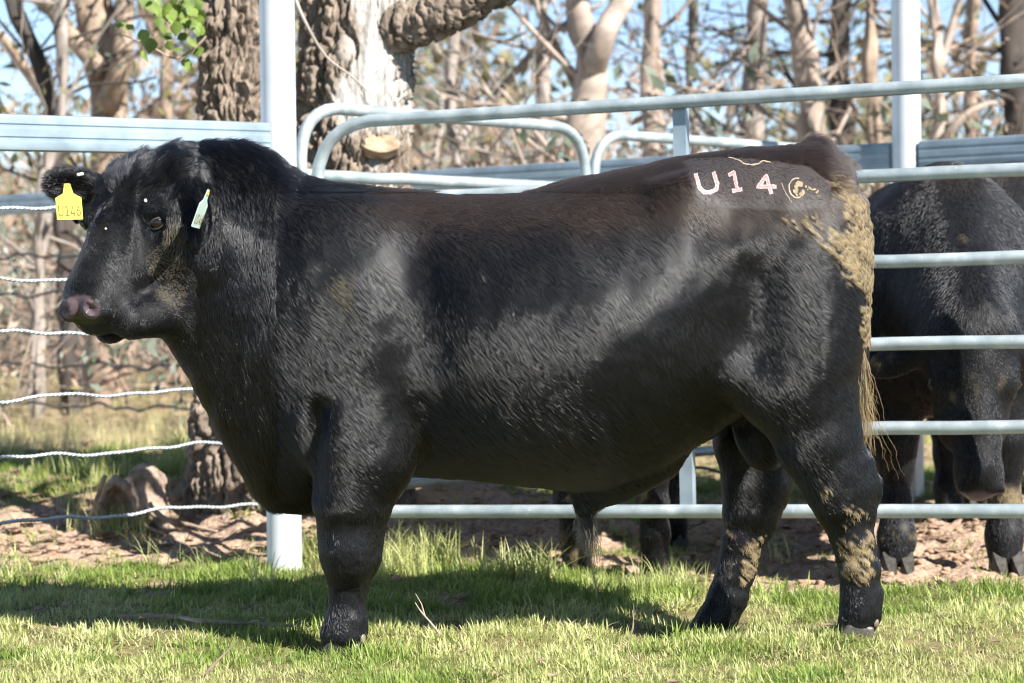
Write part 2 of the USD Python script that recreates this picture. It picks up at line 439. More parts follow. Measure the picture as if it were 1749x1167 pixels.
PB = Vert(516, 1.72, 1003, 2.82)
HS = [1.537, 1.307, 1.05, .78, .51, .237]
rl = lambda P, a, b: [(P.at(a, h), P.at(b, h)) for h in HS[1:-1]]
panels = 'tube panels of the race behind the gate'
tube_gate('race_panel', 'rounded tube panel slanting away behind the left end of the gate', 'yard panel', PB, PB.at(517, HS[0]), PB.at(1003, HS[0]), rl(PB, 517, 1003), PB.at(517, HS[-1]), PB.at(1003, HS[-1]), [(PB.at(760, HS[-1]), PB.at(760, 1.05))], .0212, .17, 2)
PC = Vert(1017, 3.05, 1524, 4.55)
tube_gate('race_panel', "further rounded tube panel showing over the bull's hips", 'yard panel', PC, PC.at(1017, HS[0]), PC.at(1524, HS[0]), rl(PC, 1017, 1524), PC.at(1017, HS[-1]), PC.at(1524, HS[-1]), [(PC.at(1290, HS[-1]), PC.at(1290, 1.05))], .0212, .17, 3)


def box_rail(a, b, h, th, n):
    """A hollow box section from a to b with rounded edges and two pressed ribs on its face."""
    prof = [(-th / 2, -h / 2 + .012), (-th / 2 + .003, -h / 2 + .003), (-th / 2 + .012, -h / 2), (th / 2 - .012, -h / 2), (th / 2 - .003, -h / 2 + .003), (th / 2, -h / 2 + .012)]
    front = []
    prof = prof + [(th / 2, h / 2 - .012), (th / 2 - .003, h / 2 - .003), (th / 2 - .012, h / 2), (-th / 2 + .012, h / 2), (-th / 2 + .003, h / 2 - .003), (-th / 2, h / 2 - .012)]
    for z, dep in ((.026, 0), (.022, .004), (.014, .004), (.010, 0), (-.012, 0), (-.016, .004), (-.024, .004), (-.028, 0)):
        prof.append((-th / 2 + dep, z))
    prof = np.array(prof)
    u = unit(b - a); side = np.array([n[0], n[1], 0]); up = np.cross(u, side); up = up if up[2] > 0 else -up
    R = [q + prof[:, :1] * side + prof[:, 1:] * up for q in np.linspace(a, b, 8)]
    V = np.vstack(R); m = len(prof); F = []
    for i in range(7):
        for j in range(m):
            F.append((i * m + j, i * m + (j + 1) % m, (i + 1) * m + (j + 1) % m, (i + 1) * m + j))
    t = trimesh.Trimesh(V, np.vstack([np.array(F)[:, [0, 1, 2]], np.array(F)[:, [0, 2, 3]]]), process=False)
    caps = []
    for k0, q in ((0, a), (7 * m, b)):
        c = len(V) + len(caps); caps.append(q)
    V2 = np.vstack([V, caps]); F2 = []
    for ci, k0 in ((len(V), 0), (len(V) + 1, 7 * m)):
        F2 += [(ci, k0 + j, k0 + (j + 1) % m) for j in range(m)]
    t = trimesh.Trimesh(V2, np.vstack([t.faces, F2]), process=False); t.fix_normals()
    return t


def cable(a, b, rng, r=.0034, wob=.006, step=.012, lay=.05):
    L = np.linalg.norm(b - a); n = int(L / step); s = np.linspace(0, 1, n)
    c = a + (b - a) * s[:, None]
    for k2 in range(3):
        c[:, 2] += wob / (k2 + 1) * np.sin(2 * PI * (s * L / (.55 / (k2 + 1)) * (.8 + .4 * rng.random()) + rng.random()))
    ms = []
    for q in range(3):
        ph = 2 * PI * (s * L / lay + q / 3)
        u = unit(b - a); sd = unit(np.cross(u, [0, 0, 1.0])); up = np.cross(sd, u)
        ms.append(tube(c + r * .95 * (np.cos(ph)[:, None] * sd + np.sin(ph)[:, None] * up), r, 5))
    return cat(ms)


def post(pt, top, r, t, rng):
    q = np.array([pt[0], pt[1], 0.0]); z0 = float(hgt(q[0], q[1])) - .3
    part('post', tube(np.array([[q[0], q[1], z] for z in np.linspace(z0, top, 10)]), r, 40), POSTM, t, smooth=40)
    part('post_cap', tube(np.array([[q[0], q[1], z] for z in (top, top + .012, top + .02)]), [r * 1.03, r * 1.03, r * .8], 40), POSTM, t, smooth=40)


def cable_fence(label, P, pp, zl, zr, rail_spans, cables, cmat, h, wob, seed, top, twist=True, label_post=None):
    rng = np.random.default_rng(seed)
    base = P.at(pp, 0)
    t = thing('cable_fence', label, 'fence', base)
    post(base, top, .058, t, rng)
    for a, b in rail_spans:
        part('top_rail', box_rail(a, b, h, .06, P.n if (P.n @ (CAM - base)) < 0 else -P.n), RAILM, t, smooth=25)
    for a, b in cables:
        part('cable', cable(a, b, rng, wob=wob) if twist else cable(a, b, rng, r=.0045, wob=wob, step=.03, lay=.3), cmat, t, smooth=True)
    return t


PF = Vert(0, .82, 480, 1.62)
n0 = -PF.n if PF.n[1] > 0 else PF.n       # towards the camera
cab = []
for (ya, yb) in ((356, 362), (477, 474), (569, 566), (681, 655), (781, 748), (890, 852)):
    a, b = PF(-260, ya + (ya - yb) * .55), PF(482, yb)
    cab.append((a + n0 * .066, b + n0 * .066))
cable_fence('left fence of twisted cables below a box rail, ending at the thick pale post', PF, 480, 0, 0, [(PF(-300, 219), PF(452, 238))], cab, CABLEM, .108, .0055, 7, 3.0)
PR = Vert(0, 6.7, 1749, 3.05)
n1 = -PR.n if PR.n[1] > 0 else PR.n
cab = [(PR.at(-200, z) + n1 * .068, PR.at(1550, z + .0) + n1 * .068) for z in (1.16, .95, .56, .34, .14)]
cable_fence('rear fence of box rail and dark wires with a pale post right of the brand', PR, 1551, 0, 0, [(PR.at(-200, 1.455), PR.at(1526, 1.455)), (PR.at(1577, 1.455), PR.at(2000, 1.455))], cab, CABLED, .108, .012, 8, 3.2, twist=False)

# ------------------------------------------------------------------ trees
def bark_material(name, dark, light, bare=None):
    nodes = {'g': ('geometry', {}), 'mp': ('mapping', {'scale': (1, 1, 0.3)}), 'n': ('noise_texture', {'scale': 22.0, 'detail': 6.0, 'roughness': 0.65}), 'n2': ('noise_texture', {'scale': 90.0, 'detail': 4.0}),
             'r': ('rgb_ramp', {'ramp': [(0.3, dark), (0.68, light)]}), 'a': ('attribute', {'attribute': 'bare'}), 'm': ('mix', {'color2': bare or light}), 'nb': ('noise_texture', {'scale': 9.0, 'detail': 5.0}), 'mpb': ('mapping', {'scale': (6, 6, 0.7)}),
             'rb': ('rgb_ramp', {'ramp': [(0.35, tuple(c * .45 for c in (bare or light))), (0.6, bare or light)]}), 'b': ('bump', {'strength': 0.7, 'distance': 0.015}), 'p': ('principled_bsdf', {'roughness': 0.9, 'specular_ior_level': 0.2})}
    links = [('g.position', 'mp.vector'), ('mp.vector', 'n.vector'), ('mp.vector', 'n2.vector'), ('g.position', 'mpb.vector'), ('mpb.vector', 'nb.vector'), ('n.fac', 'r.fac'), ('r.color', 'm.color1'), ('nb.fac', 'rb.fac'), ('rb.color', 'm.color2'), ('a.fac', 'm.fac'), ('m.color', 'p.base_color'), ('n2.fac', 'b.height'), ('b.normal', 'p.normal')]
    return mat(name, nodes, links)


BARK = bark_material('rough_bark', (0.07, 0.052, 0.04), (0.27, 0.215, 0.165), (0.43, 0.405, 0.37))
BARKS = [plain('pale_gum_bark', (0.30, 0.24, 0.195), 0.9, var=0.4, scale=7), plain('brown_bark', (0.25, 0.185, 0.135), 0.9, var=0.5, scale=8), plain('dark_bark', (0.05, 0.04, 0.033), 0.9, var=0.5, scale=8), plain('grey_bark', (0.24, 0.205, 0.175), 0.9, var=0.4, scale=7)]
TWIG = [plain('tan_twig', (0.36, 0.28, 0.22), 0.9, var=0.4, scale=3), plain('brown_twig', (0.26, 0.18, 0.14), 0.9, var=0.4, scale=3), plain('grey_twig', (0.33, 0.285, 0.245), 0.9, var=0.4, scale=3)]


def leaf_material(name, lo, hi, trans=0.35):
    return mat(name, {'g': ('geometry', {}), 'n': ('noise_texture', {'scale': 9.0, 'detail': 3.0}), 'r': ('rgb_ramp', {'ramp': [(0.3, lo), (0.7, hi)]}), 'p': ('principled_bsdf', {'roughness': 0.5, 'specular_ior_level': 0.4}), 't': ('translucent_bsdf', {}), 'x': ('mix_closure', {'fac': trans})},
               [('g.position', 'n.vector'), ('n.fac', 'r.fac'), ('r.color', 'p.base_color'), ('r.color', 't.color'), ('p.BSDF', 'x.closure1'), ('t.BSDF', 'x.closure2')], surface='x.closure')


GUM = leaf_material('gum_leaf', (0.055, 0.075, 0.05), (0.17, 0.20, 0.14), .2)
DEAD = leaf_material('dead_leaf', (0.17, 0.11, 0.075), (0.42, 0.31, 0.22), .25)
OLIVE = leaf_material('olive_leaf', (0.09, 0.09, 0.035), (0.26, 0.23, 0.09), .3)
POPLAR = leaf_material('poplar_leaf', (0.075, 0.13, 0.02), (0.22, 0.30, 0.055), .4)


def leaf_cards(C, rng, size, droop=.4):
    """One pointed two-triangle leaf at each centre."""
    n = len(C)
    d = unit(rng.normal(0, 1, (n, 3)) + np.array([0, 0, -droop * 2])); s = unit(np.cross(d, unit(rng.normal(0, 1, (n, 3)))))
    L = size * (.6 + .8 * rng.random((n, 1))); w = L * .22
    V = np.stack([C, C + d * L * .5 + s * w, C + d * L, C + d * L * .5 - s * w], 1).reshape(-1, 3)
    k0 = np.arange(n)[:, None] * 4
    return trimesh.Trimesh(V, np.vstack([k0 + [0, 1, 2], k0 + [0, 2, 3]]), process=False)


def grow(p, d, L, r, depth, rng, out, tips, up=.12, spread=.55):
    n = 5 if depth > 1 else 4
    pts = [p]; dd = d.copy()
    for i in range(n):
        dd = unit(dd + rng.normal(0, .16, 3) + np.array([0, 0, up * .3])); pts.append(pts[-1] + dd * L / n)
    rs = np.linspace(r, r * .55, n + 1)
    out.append(tube(np.array(pts), rs, 6 if r > .03 else 4 if r > .01 else 3, cap=False))
    if depth == 0:
        tips.append(pts[-1]); tips.append(pts[-2]); return
    for c in range(rng.integers(2, 4)):
        i = rng.integers(2, n + 1)
        nd = unit(dd + rng.normal(0, spread, 3) + np.array([0, 0, up]))
        grow(pts[i], nd, L * (.55 + .3 * rng.random()), rs[i] * .62, depth - 1, rng, out, tips, up, spread)


def trunk_mesh(path, rads, n, rough, seed, scale=1.0, seg=40):
    q = smoothpath(path, seg); rr = np.interp(np.linspace(0, 1, seg), np.linspace(0, 1, len(rads)), rads)
    t = tube(q, rr, n)
    N = t.vertex_normals; V = t.vertices
    wv = (fbm(V * 6, seed=seed + 3) - .5)[:, None] * .10
    a = fbm(V * np.array([7, 7, 2.2]) * scale, seed=seed); b = np.abs(2 * meshkit.noise((V + wv) * np.array([20, 20, 3.4]) * scale, seed + 1) - 1); b2 = np.abs(2 * meshkit.noise((V + .6 * wv) * np.array([44, 44, 11]) * scale, seed + 2) - 1); c = fbm(V * np.array([60, 60, 45]) * scale, seed=seed + 5)
    t.vertices = V + N * (((a - .5) * 2.0 + (sstep(.0, .34, b) - .7) * 1.6 + (sstep(0, .4, b2) - .7) * .9 + (c - .5) * 1.1) * rough)[:, None]
    return t


# the big forked tree behind the post
def big_tree():
    rng = np.random.default_rng(30)
    y = 2.75
    D = y + 5.6; px = D / FPX
    base = W(510, 930, y)
    t = thing('forked_tree', 'big rough barked tree with stripped pale wood behind the left post', 'tree', base)
    Lp = [W(425, 985, y), W(424, 900, y), W(420, 780, y), W(414, 600, y), W(404, 400, y), W(398, 200, y), W(396, 60, y), W(390, -160, y + .1), W(380, -600, y + .2)]
    Rp = [W(560, 985, y), W(565, 900, y), W(575, 760, y), W(592, 560, y), W(600, 380, y), W(602, 250, y), W(606, 100, y), W(614, -60, y), W(630, -600, y)]
    tr = trunk_mesh(Lp, np.array([118, 98, 78, 66, 56, 51, 50, 48, 44]) * px, 210, .021, 60, 1.35, seg=560)
    tl = part('trunk', tr, BARK, t, smooth=True); primvar_bare(tl, tr, None)
    tr = trunk_mesh(Rp, np.array([160, 132, 112, 100, 94, 92, 92, 90, 80]) * px, 260, .022, 64, 1.35, seg=560)
    N = tr.vertex_normals; q = project(tr.vertices)
    edge = 592 + 26 * np.sin(q[:, 1] / 37.0) + 22 * (fbm(tr.vertices * 9, seed=66) - .5)
    bare = sstep(-10, 12, q[:, 0] - edge) * sstep(238, 214, q[:, 1] + 26 * (fbm(tr.vertices * 8, seed=67) - .5)) * (N[:, 1] < .55)
    side = sstep(664, 680, q[:, 0]) * sstep(.42, .56, fbm(tr.vertices * np.array([30, 30, 9]), seed=68)) * (N[:, 1] < .6) * .7
    bare = np.clip(np.maximum(bare - .8 * side, .55 * sstep(560, 640, q[:, 0]) * sstep(.5, .62, fbm(tr.vertices * np.array([25, 25, 8]), seed=69)) * (N[:, 1] < .6)), 0, 1)
    # bare wood is smooth and lies a bark's thickness deeper
    sm = trunk_mesh(Rp, np.array([160, 132, 112, 100, 94, 92, 92, 90, 80]) * px, 260, .004, 64, 1.35, seg=560)
    tr.vertices = tr.vertices * (1 - bare[:, None]) + (sm.vertices - sm.vertex_normals * .012) * bare[:, None]
    p = part('trunk', tr, BARK, t, smooth=True, label='thicker stem with pale bare wood'); primvar(p, 'bare', bare)
    lb = trunk_mesh([W(560, 105, y + .1), W(620, 72, y), W(690, 44, y - .1), W(760, 22, y - .16), W(830, -12, y - .2), W(930, -60, y - .3), W(1100, -220, y - .4)], np.array([44, 46, 40, 32, 27, 25, 20]) * px, 80, .011, 70, 1.5, seg=220)
    p = part('limb', lb, BARK, t, smooth=True); primvar_bare(p, lb, None)
    # sawn stub
    c = W(650, 244, y - .205); ax = unit([.16, -.86, .48])
    st = tube(np.array([c - ax * .07, c - ax * .02, c - ax * .004, c]), np.array([33, 32, 31, 28]) * px, 28)
    st.vertices = c + (st.vertices - c) * np.array([1.05, 1, .62]); st.vertices = st.vertices + .010 * (fbm(st.vertices * 30, seed=71)[:, None] - .5)
    p = part('sawn_stub', st, plain('sawn_wood', (0.30, 0.215, 0.135), .9, var=.45, scale=22, bump=.4), t, smooth=40)
    kn = trimesh.creation.icosphere(3, 1.0); kn.vertices *= np.array([.04, .03, .065]); kn.vertices *= (1 + .3 * (fbm(kn.vertices * 40, seed=73) - .5))[:, None]; kn.apply_translation(W(590, 90, y - .19))
    p = part('knot', kn, BARKS[3], t, smooth=True)
    # crown far above the frame, with bare limbs
    out, tips = [], []
    for b0, d0 in ((W(380, -600, y + .2), [-.35, .1, 1]), (W(630, -600, y), [.3, .2, 1]), (W(630, -600, y), [-.1, -.35, 1]), (W(1100, -220, y - .4), [.7, -.2, .7])):
        grow(b0, unit(np.array(d0, float)), 1.6, .11, 4, rng, out, tips, up=.15, spread=.5)
    part('crown', cat(out), BARKS[1], t, smooth=True)
    C = np.repeat(np.array(tips), 5, 0) + rng.normal(0, .12, (len(tips) * 5, 3))
    part('leaves', leaf_cards(C, rng, .07), POPLAR, t, smooth=False)
    # vine stem hanging across the trunk
    vp = smoothpath([W(505, 0, y - .35), W(525, 45, y - .36), W(560, 100, y - .36), (W(600, 130, y - .36)), W(632, 160, y - .34)], 24)
    part('hanging_twig', tube(vp, np.linspace(.008, .003, 24), 6), TWIG[2], t, smooth=True)


def primvar_bare(prim, m, v):
    primvar(prim, 'bare', np.zeros(len(m.vertices)) if v is None else v)


big_tree()


# ---- leafy sprays hanging beside the trunk: every leaf its own piece
def leafy_branch(label, path, y, leaves, seed, size=22):
    rng = np.random.default_rng(seed)
    P = [W(a, b, y) for a, b in path]
    t = thing('leafy_branch', label, 'branch', P[0], group=None)
    q = smoothpath(P, 20)
    part('stem', tube(q, np.linspace(.005, .002, 20), 5), BARKS[1], t, smooth=True)
    k1 = (y + 5.6) / FPX
    for (a, b) in leaves:
        c = W(a, b, y + rng.normal(0, .06)); s = size * k1 * (.75 + .5 * rng.random())
        prof = np.array([(0, 0), (.30, .10), (.52, .38), (.42, .66), (.20, .86), (0, 1.12), (-.20, .86), (-.42, .66), (-.52, .38), (-.30, .10)])
        nrm = unit(np.array([rng.normal(.2, .5), -1 + rng.normal(0, .3), rng.normal(.4, .5)])); dn = unit(np.array([rng.normal(0, .5), 0, -1.0])); dn = unit(dn - nrm * (dn @ nrm)); sd = np.cross(nrm, dn)
        V = [c + (sd * p0 + dn * (p1 - .5)) * s - nrm * s * .25 * abs(p0) for p0, p1 in prof] + [c]
        F = [(10, i2, (i2 + 1) % 10) for i2 in range(10)]
        lf = trimesh.Trimesh(np.array(V), np.array(F), process=False)
        pts = np.array([c - dn * s * .5, c - dn * s * .8 + sd * s * .1, q[np.argmin(((q - c) ** 2).sum(1))]])
        part('leaf', cat([lf, tube(pts, .0009, 3)]), POPLAR, t, smooth=True)


leafy_branch('spray of green leaves dangling left of the dark trunk', [(352, 62), (322, 90), (300, 100), (262, 82), (236, 70), (196, 56)], 2.3,
             [(205, 42), (222, 46), (262, 12), (272, 38), (280, 50), (285, 62), (292, 30), (300, 48), (248, 70), (256, 78), (248, 95), (312, 62), (318, 40), (288, 78), (302, 85), (320, 110), (330, 72), (340, 50), (338, 88), (246, 60)], 81)
leafy_branch('denser leaf spray at the top edge left of the dark trunk', [(345, -40), (320, -5), (296, 18), (274, 34)], 2.4,
             [(248, 2), (258, -8), (270, 6), (284, 14), (296, 4), (300, 20), (310, 12), (322, 6), (330, 20), (338, 8), (344, 26), (316, 28), (300, 36), (286, 26), (326, 40), (270, 20), (336, 36), (310, -6)], 82)


# ---- the wood behind the yard
def wood_tree(label, path, rads, y, bk, seed, forks=(), twigs=3, leaf=None, name='tree', group=None, kind_cat='tree'):
    rng = np.random.default_rng(seed)
    P = [W(a, b, y) for a, b in path]; k1 = (y + 5.6) / FPX
    base = P[0].copy(); base[2] = hgt(base[0], base[1]) - .1
    t = thing(name, label, kind_cat, base, group=group)
    P[0] = base
    tm = trunk_mesh(P, np.array(rads) * k1, 14, .02, seed, .6, seg=26)
    part('trunk', tm, BARKS[bk], t, smooth=60)
    out, tips = [], []
    for fp, fr in forks:
        q = smoothpath([W(a, b, y + rng.normal(0, .15)) for a, b in fp], 12); out.append(tube(q, np.linspace(fr, fr * .6, 12) * k1, 8)); tips.append(q[-1])
        grow(q[-1], unit(q[-1] - q[-3]), .9, fr * .5 * k1, 2, rng, out, tips)
    mids = smoothpath(P, 30)
    for i in range(twigs * 3):
        b0 = mids[rng.integers(6, 30)]
        d0 = unit(np.array([rng.normal(0, 1), rng.normal(0, .6), .45 + rng.normal(0, .35)]))
        grow(b0, d0, .7 + .5 * rng.random(), max(.012, rads[-1] * k1 * .28), 2, rng, out, tips, up=.05, spread=.7)
    top = P[-1]
    for i in range(3):
        grow(top, unit(np.array([rng.normal(0, .4), rng.normal(0, .4), 1])), 1.5, rads[-1] * k1 * .6, 3, rng, out, tips)
    part('limbs', cat(out), BARKS[bk], t, smooth=True)
    if leaf is not None:
        lm, per, sz = leaf
        C = np.repeat(np.array(tips), per, 0) + rng.normal(0, .22, (len(tips) * per, 3))
        part('crown', leaf_cards(C, rng, sz), lm, t, smooth=False)
    return t


wood_tree('stout brown tree with spreading limbs near the left edge', [(180, 640), (186, 300), (184, 140), (160, 40), (140, -120)], [46, 38, 36, 34, 28], 8.5, 1, 101, forks=[([(184, 180), (210, 90), (222, -40)], 22), ([(176, 120), (120, 60), (60, -30)], 18), ([(184, 260), (90, 180), (0, 60), (-80, 0)], 12)], twigs=5, leaf=(OLIVE, 2, .07))
wood_tree('dark leaning trunk crossing the top left corner', [(120, 640), (96, 220), (60, 90), (20, 10), (-40, -90)], [20, 17, 16, 14, 12], 7.6, 2, 102, twigs=4, leaf=(GUM, 2, .06))
wood_tree('pale gum with a broad fork over the middle of the gate', [(985, 640), (994, 380), (1003, 210), (1010, 120), (985, 20), (960, -120)], [42, 38, 36, 36, 24, 18], 8.0, 0, 103, forks=[([(1008, 150), (1032, 60), (1068, -10), (1090, -100)], 24), ([(1005, 190), (960, 100), (920, 20)], 10)], twigs=5)
wood_tree('straight bare trunk beside the forked pale gum', [(1116, 640), (1116, 300), (1113, 120), (1116, -150)], [20, 18, 17, 16], 9.5, 0, 104, twigs=3)
wood_tree('slim grey trunk leaning over the upright of the gate', [(1260, 640), (1282, 300), (1290, 120), (1300, -120)], [20, 18, 17, 15], 9.8, 3, 105, twigs=4, leaf=(GUM, 2, .06))
wood_tree('broken pale trunk with a dark hollow left of the rear post', [(1395, 640), (1388, 300), (1378, 110), (1358, 10), (1346, -70)], [26, 24, 24, 22, 18], 9.2, 0, 106, twigs=3)
wood_tree('dark trunk hidden among brush left of the rear post', [(1435, 640), (1440, 300), (1432, 120), (1440, -100)], [24, 22, 20, 18], 10.5, 2, 107, twigs=5, leaf=(GUM, 3, .07))
wood_tree('thin brown stem just left of the rear post', [(1490, 640), (1500, 300), (1486, 120), (1505, -100)], [14, 12, 11, 10], 8.6, 1, 108, twigs=4, leaf=(DEAD, 1, .08))
wood_tree('pale sapling that forks just right of the rear post', [(1592, 640), (1590, 330), (1606, 160), (1600, 60), (1590, -60)], [13, 12, 11, 10, 8], 8.4, 0, 109, forks=[([(1604, 120), (1630, 30), (1660, -60)], 8), ([(1594, 260), (1660, 190), (1700, 176)], 8)], twigs=4)
wood_tree('dark thick trunk at the right edge', [(1752, 640), (1742, 300), (1735, 120), (1728, -120)], [30, 26, 25, 22], 8.8, 2, 110, forks=[([(1740, 260), (1690, 330), (1600, 380)], 10)], twigs=5, leaf=(DEAD, 1, .08))
wood_tree('slender tree between the stripped trunk and the pale gum', [(905, 640), (915, 300), (930, 120), (925, -100)], [14, 13, 12, 10], 9.4, 3, 111, twigs=5, leaf=(DEAD, 1, .08))
wood_tree('small leaning tree right of the stripped trunk', [(800, 640), (790, 330), (770, 180), (800, -80)], [14, 12, 11, 8], 8.2, 3, 112, forks=[([(782, 240), (850, 160), (940, 60), (1000, 20)], 8)], twigs=6, leaf=(DEAD, 1, .07))
wood_tree('grey stem close behind the yellow tag', [(58, 640), (70, 420), (75, 300), (110, 160), (90, -80)], [14, 12, 11, 10, 8], 7.4, 3, 113, twigs=5, leaf=(OLIVE, 2, .08))
wood_tree('slim trunk left of the dark forked trunk', [(300, 640), (296, 300), (284, 150), (300, -100)], [16, 14, 12, 10], 10.2, 1, 114, twigs=5, leaf=(OLIVE, 1, .09))
wood_tree('thin pale trunk against blue sky above the bull', [(1185, 640), (1192, 300), (1180, 120), (1200, -100)], [10, 9, 8, 7], 11, 3, 115, twigs=4)
wood_tree('brown trunk right of the pale sapling', [(1660, 640), (1668, 300), (1655, 120), (1680, -100)], [16, 14, 13, 11], 10.8, 1, 116, twigs=5, leaf=(GUM, 2, .06))


# ---- bare shrubs: three kinds, repeated
def shrub_proto(name, label, tw, seed, lm, H0, loc, nstem=9, leafn=2):
    rng = np.random.default_rng(seed)
    t = thing(name, label, 'shrub', loc, group=label_group[name])
    out, tips = [], []
    for i in range(nstem):
        grow(np.array(loc) + np.r_[rng.normal(0, .18, 2), -.05], unit(np.r_[rng.normal(0, .45, 2), 1]), H0 * (.55 + .35 * rng.random()), .011, 3, rng, out, tips, up=.10, spread=.75)
    part('stems', cat(out), TWIG[tw], t, smooth=True)
    C = np.repeat(np.array(tips), leafn, 0) + rng.normal(0, .09, (len(tips) * leafn, 3))
    part('leaves', leaf_cards(C, rng, .075), lm, t, smooth=False)
    return t


label_group = {'bare_shrub': 'bare tan shrubs tangled under the trees', 'russet_shrub': 'russet leaved shrubs under the trees', 'grey_shrub': 'grey green shrubs under the trees'}
SL = {'bare_shrub': 'bare tan shrub of tangled twigs under the trees behind the yard', 'russet_shrub': 'twiggy shrub with dead russet leaves under the trees behind the yard', 'grey_shrub': 'grey green leafy shrub under the trees behind the yard'}
rngs = np.random.default_rng(77)
protos = {}
spots = []
for nm, tw, lm, sd, h0, cnt, ln in (('bare_shrub', 0, DEAD, 201, .95, 34, 1), ('russet_shrub', 1, DEAD, 202, .95, 16, 2), ('grey_shrub', 2, GUM, 203, .85, 14, 3)):
    for c in range(cnt):
        y = 6.0 + 10 * rngs.random() ** 1.1; wdt = (y + 5.6) * .27
        x = rngs.uniform(-wdt, wdt) if c else rngs.uniform(-.5, .5)
        if abs(x) < .5 and y < 6.5: y += 2
        loc = (x, y, float(hgt(x, y)))
        if nm not in protos:
            protos[nm] = shrub_proto(nm, SL[nm], tw, sd, lm, h0, loc, leafn=ln)
        else:
            copy_of(protos[nm], nm, SL[nm], loc, rngs.uniform(0, 6.28), .65 + .75 * rngs.random())


# ---- the far wood: one mass of stems, twigs and leaves, with gaps
def far_wood():
    rng = np.random.default_rng(88)
    p = path_of('distant_wood'); pi = UsdGeom.PointInstancer.Define(stage, p)
    BASE[p] = np.zeros(3)
    rel = pi.CreatePrototypesRel()
    kinds = [(TWIG[0], DEAD, 1, 1), (TWIG[1], DEAD, 2, 2), (BARKS[3], GUM, 3, 3), (TWIG[2], OLIVE, 2, 4)]
    for tw, lm, ln, sd in kinds:
        r2 = np.random.default_rng(300 + sd); out, tips = [], []
        for i in range(5):
            grow(np.r_[r2.normal(0, .25, 2), 0], unit(np.r_[r2.normal(0, .3, 2), 1]), 2.4, .05, 3, r2, out, tips, up=.15, spread=.5)
        C = np.repeat(np.array(tips), ln, 0) + r2.normal(0, .3, (len(tips) * ln, 3))
        x = UsdGeom.Xform.Define(stage, f'{p}/clump_{"abcd"[sd - 1]}'); BASE[str(x.GetPath())] = np.zeros(3)
        part('stems', cat(out), tw, x.GetPrim(), smooth=True); part('leaves', leaf_cards(C, r2, .26), lm, x.GetPrim(), smooth=False)
        rel.AddTarget(x.GetPath())
    pos, idx, sc, ori = [], [], [], []
    for i in range(150):
        y = rng.uniform(15, 60); w = (y + 5.6) * .30 + 3; x = rng.uniform(-w, w)
        n = float(fbm(np.array([[x * .23, y * .05, 3.0]]), seed=91)[0])
        hx = CX + FPX * x / (y + 5.6)
        if any(a < hx < b for a, b in ((1125, 1265), (215, 350), (1590, 1720), (925, 1010), (1395, 1440))) and rng.random() < .97: continue
        s = (.35 + .75 * rng.random()) * (.20 + 1.15 * n) * (.8 + y / 75)
        pos.append((x, y, float(hgt(x, y)))); idx.append(rng.integers(0, 4)); sc.append((s, s, s)); a = rng.uniform(0, PI)
        ori.append(Gf.Quath(math.cos(a), 0, 0, math.sin(a)))
    pi.CreatePositionsAttr(Vt.Vec3fArray.FromNumpy(np.array(pos, np.float32))); pi.CreateProtoIndicesAttr(Vt.IntArray(list(map(int, idx))))
    pi.CreateScalesAttr(Vt.Vec3fArray.FromNumpy(np.array(sc, np.float32))); pi.CreateOrientationsAttr(Vt.QuathArray(ori))
    tag(pi.GetPrim(), 'distant wood of bare and grey green trees', 'woodland', kind='stuff')


far_wood()

# ------------------------------------------------------------------ grass
def blade_material(name, lo, hi, trans=.35):
    return mat(name, {'g': ('geometry', {}), 'n': ('noise_texture', {'scale': 4.0, 'detail': 5.0}), 'o': ('object_info', {}), 'ad': ('math', {'math_type': 'add'}), 'ml': ('math', {'math_type': 'multiply', 'value2': 0.5}),
                      'r': ('rgb_ramp', {'ramp': [(0.3, lo), (0.7, hi)]}), 'p': ('principled_bsdf', {'roughness': 0.45, 'specular_ior_level': 0.35}), 't': ('translucent_bsdf', {}), 'x': ('mix_closure', {'fac': trans})},
               [('g.position', 'n.vector'), ('n.fac', 'ad.value1'), ('o.random', 'ad.value2'), ('ad.value', 'ml.value1'), ('ml.value', 'r.fac'), ('r.color', 'p.base_color'), ('r.color', 't.color'), ('p.BSDF', 'x.closure1'), ('t.BSDF', 'x.closure2')], surface='x.closure')


BL = [blade_material('lush_blade', (0.12, 0.19, 0.032), (0.29, 0.36, 0.085)), blade_material('lime_blade', (0.30, 0.35, 0.10), (0.52, 0.52, 0.23)), blade_material('straw_blade', (0.36, 0.31, 0.14), (0.60, 0.54, 0.30), .25)]


def tuft(rng, n, hmin, hmax, rad, lean, width):
    Vs, Fs, c = [], [], 0
    for i in range(n):
        a, r = rng.uniform(0, 2 * PI), rad * math.sqrt(rng.random())
        p = np.array([r * math.cos(a), r * math.sin(a), -.01]); h = rng.uniform(hmin, hmax)
        b = rng.uniform(0, 2 * PI); out = np.array([math.cos(b), math.sin(b), 0]); sd = np.array([-out[1], out[0], 0]); w = width * rng.uniform(.6, 1.2); ln = abs(rng.normal(lean, .35))
        ks = 4
        for k in range(ks):
            s = k / ks
            q = p + np.array([0, 0, h * (s - .35 * ln * s * s)]) + out * h * ln * s * s
            Vs += [q - sd * w * (1 - s * .75), q + sd * w * (1 - s * .75)]
        Vs.append(p + np.array([0, 0, h * (1 - .35 * ln)]) + out * h * ln)
        for k in range(ks - 1):
            o = c + 2 * k; Fs += [(o, o + 1, o + 3), (o, o + 3, o + 2)]
        o = c + 2 * (ks - 1); Fs.append((o, o + 1, o + 2)); c += 2 * ks + 1
    return trimesh.Trimesh(np.array(Vs), np.array(Fs), process=False)


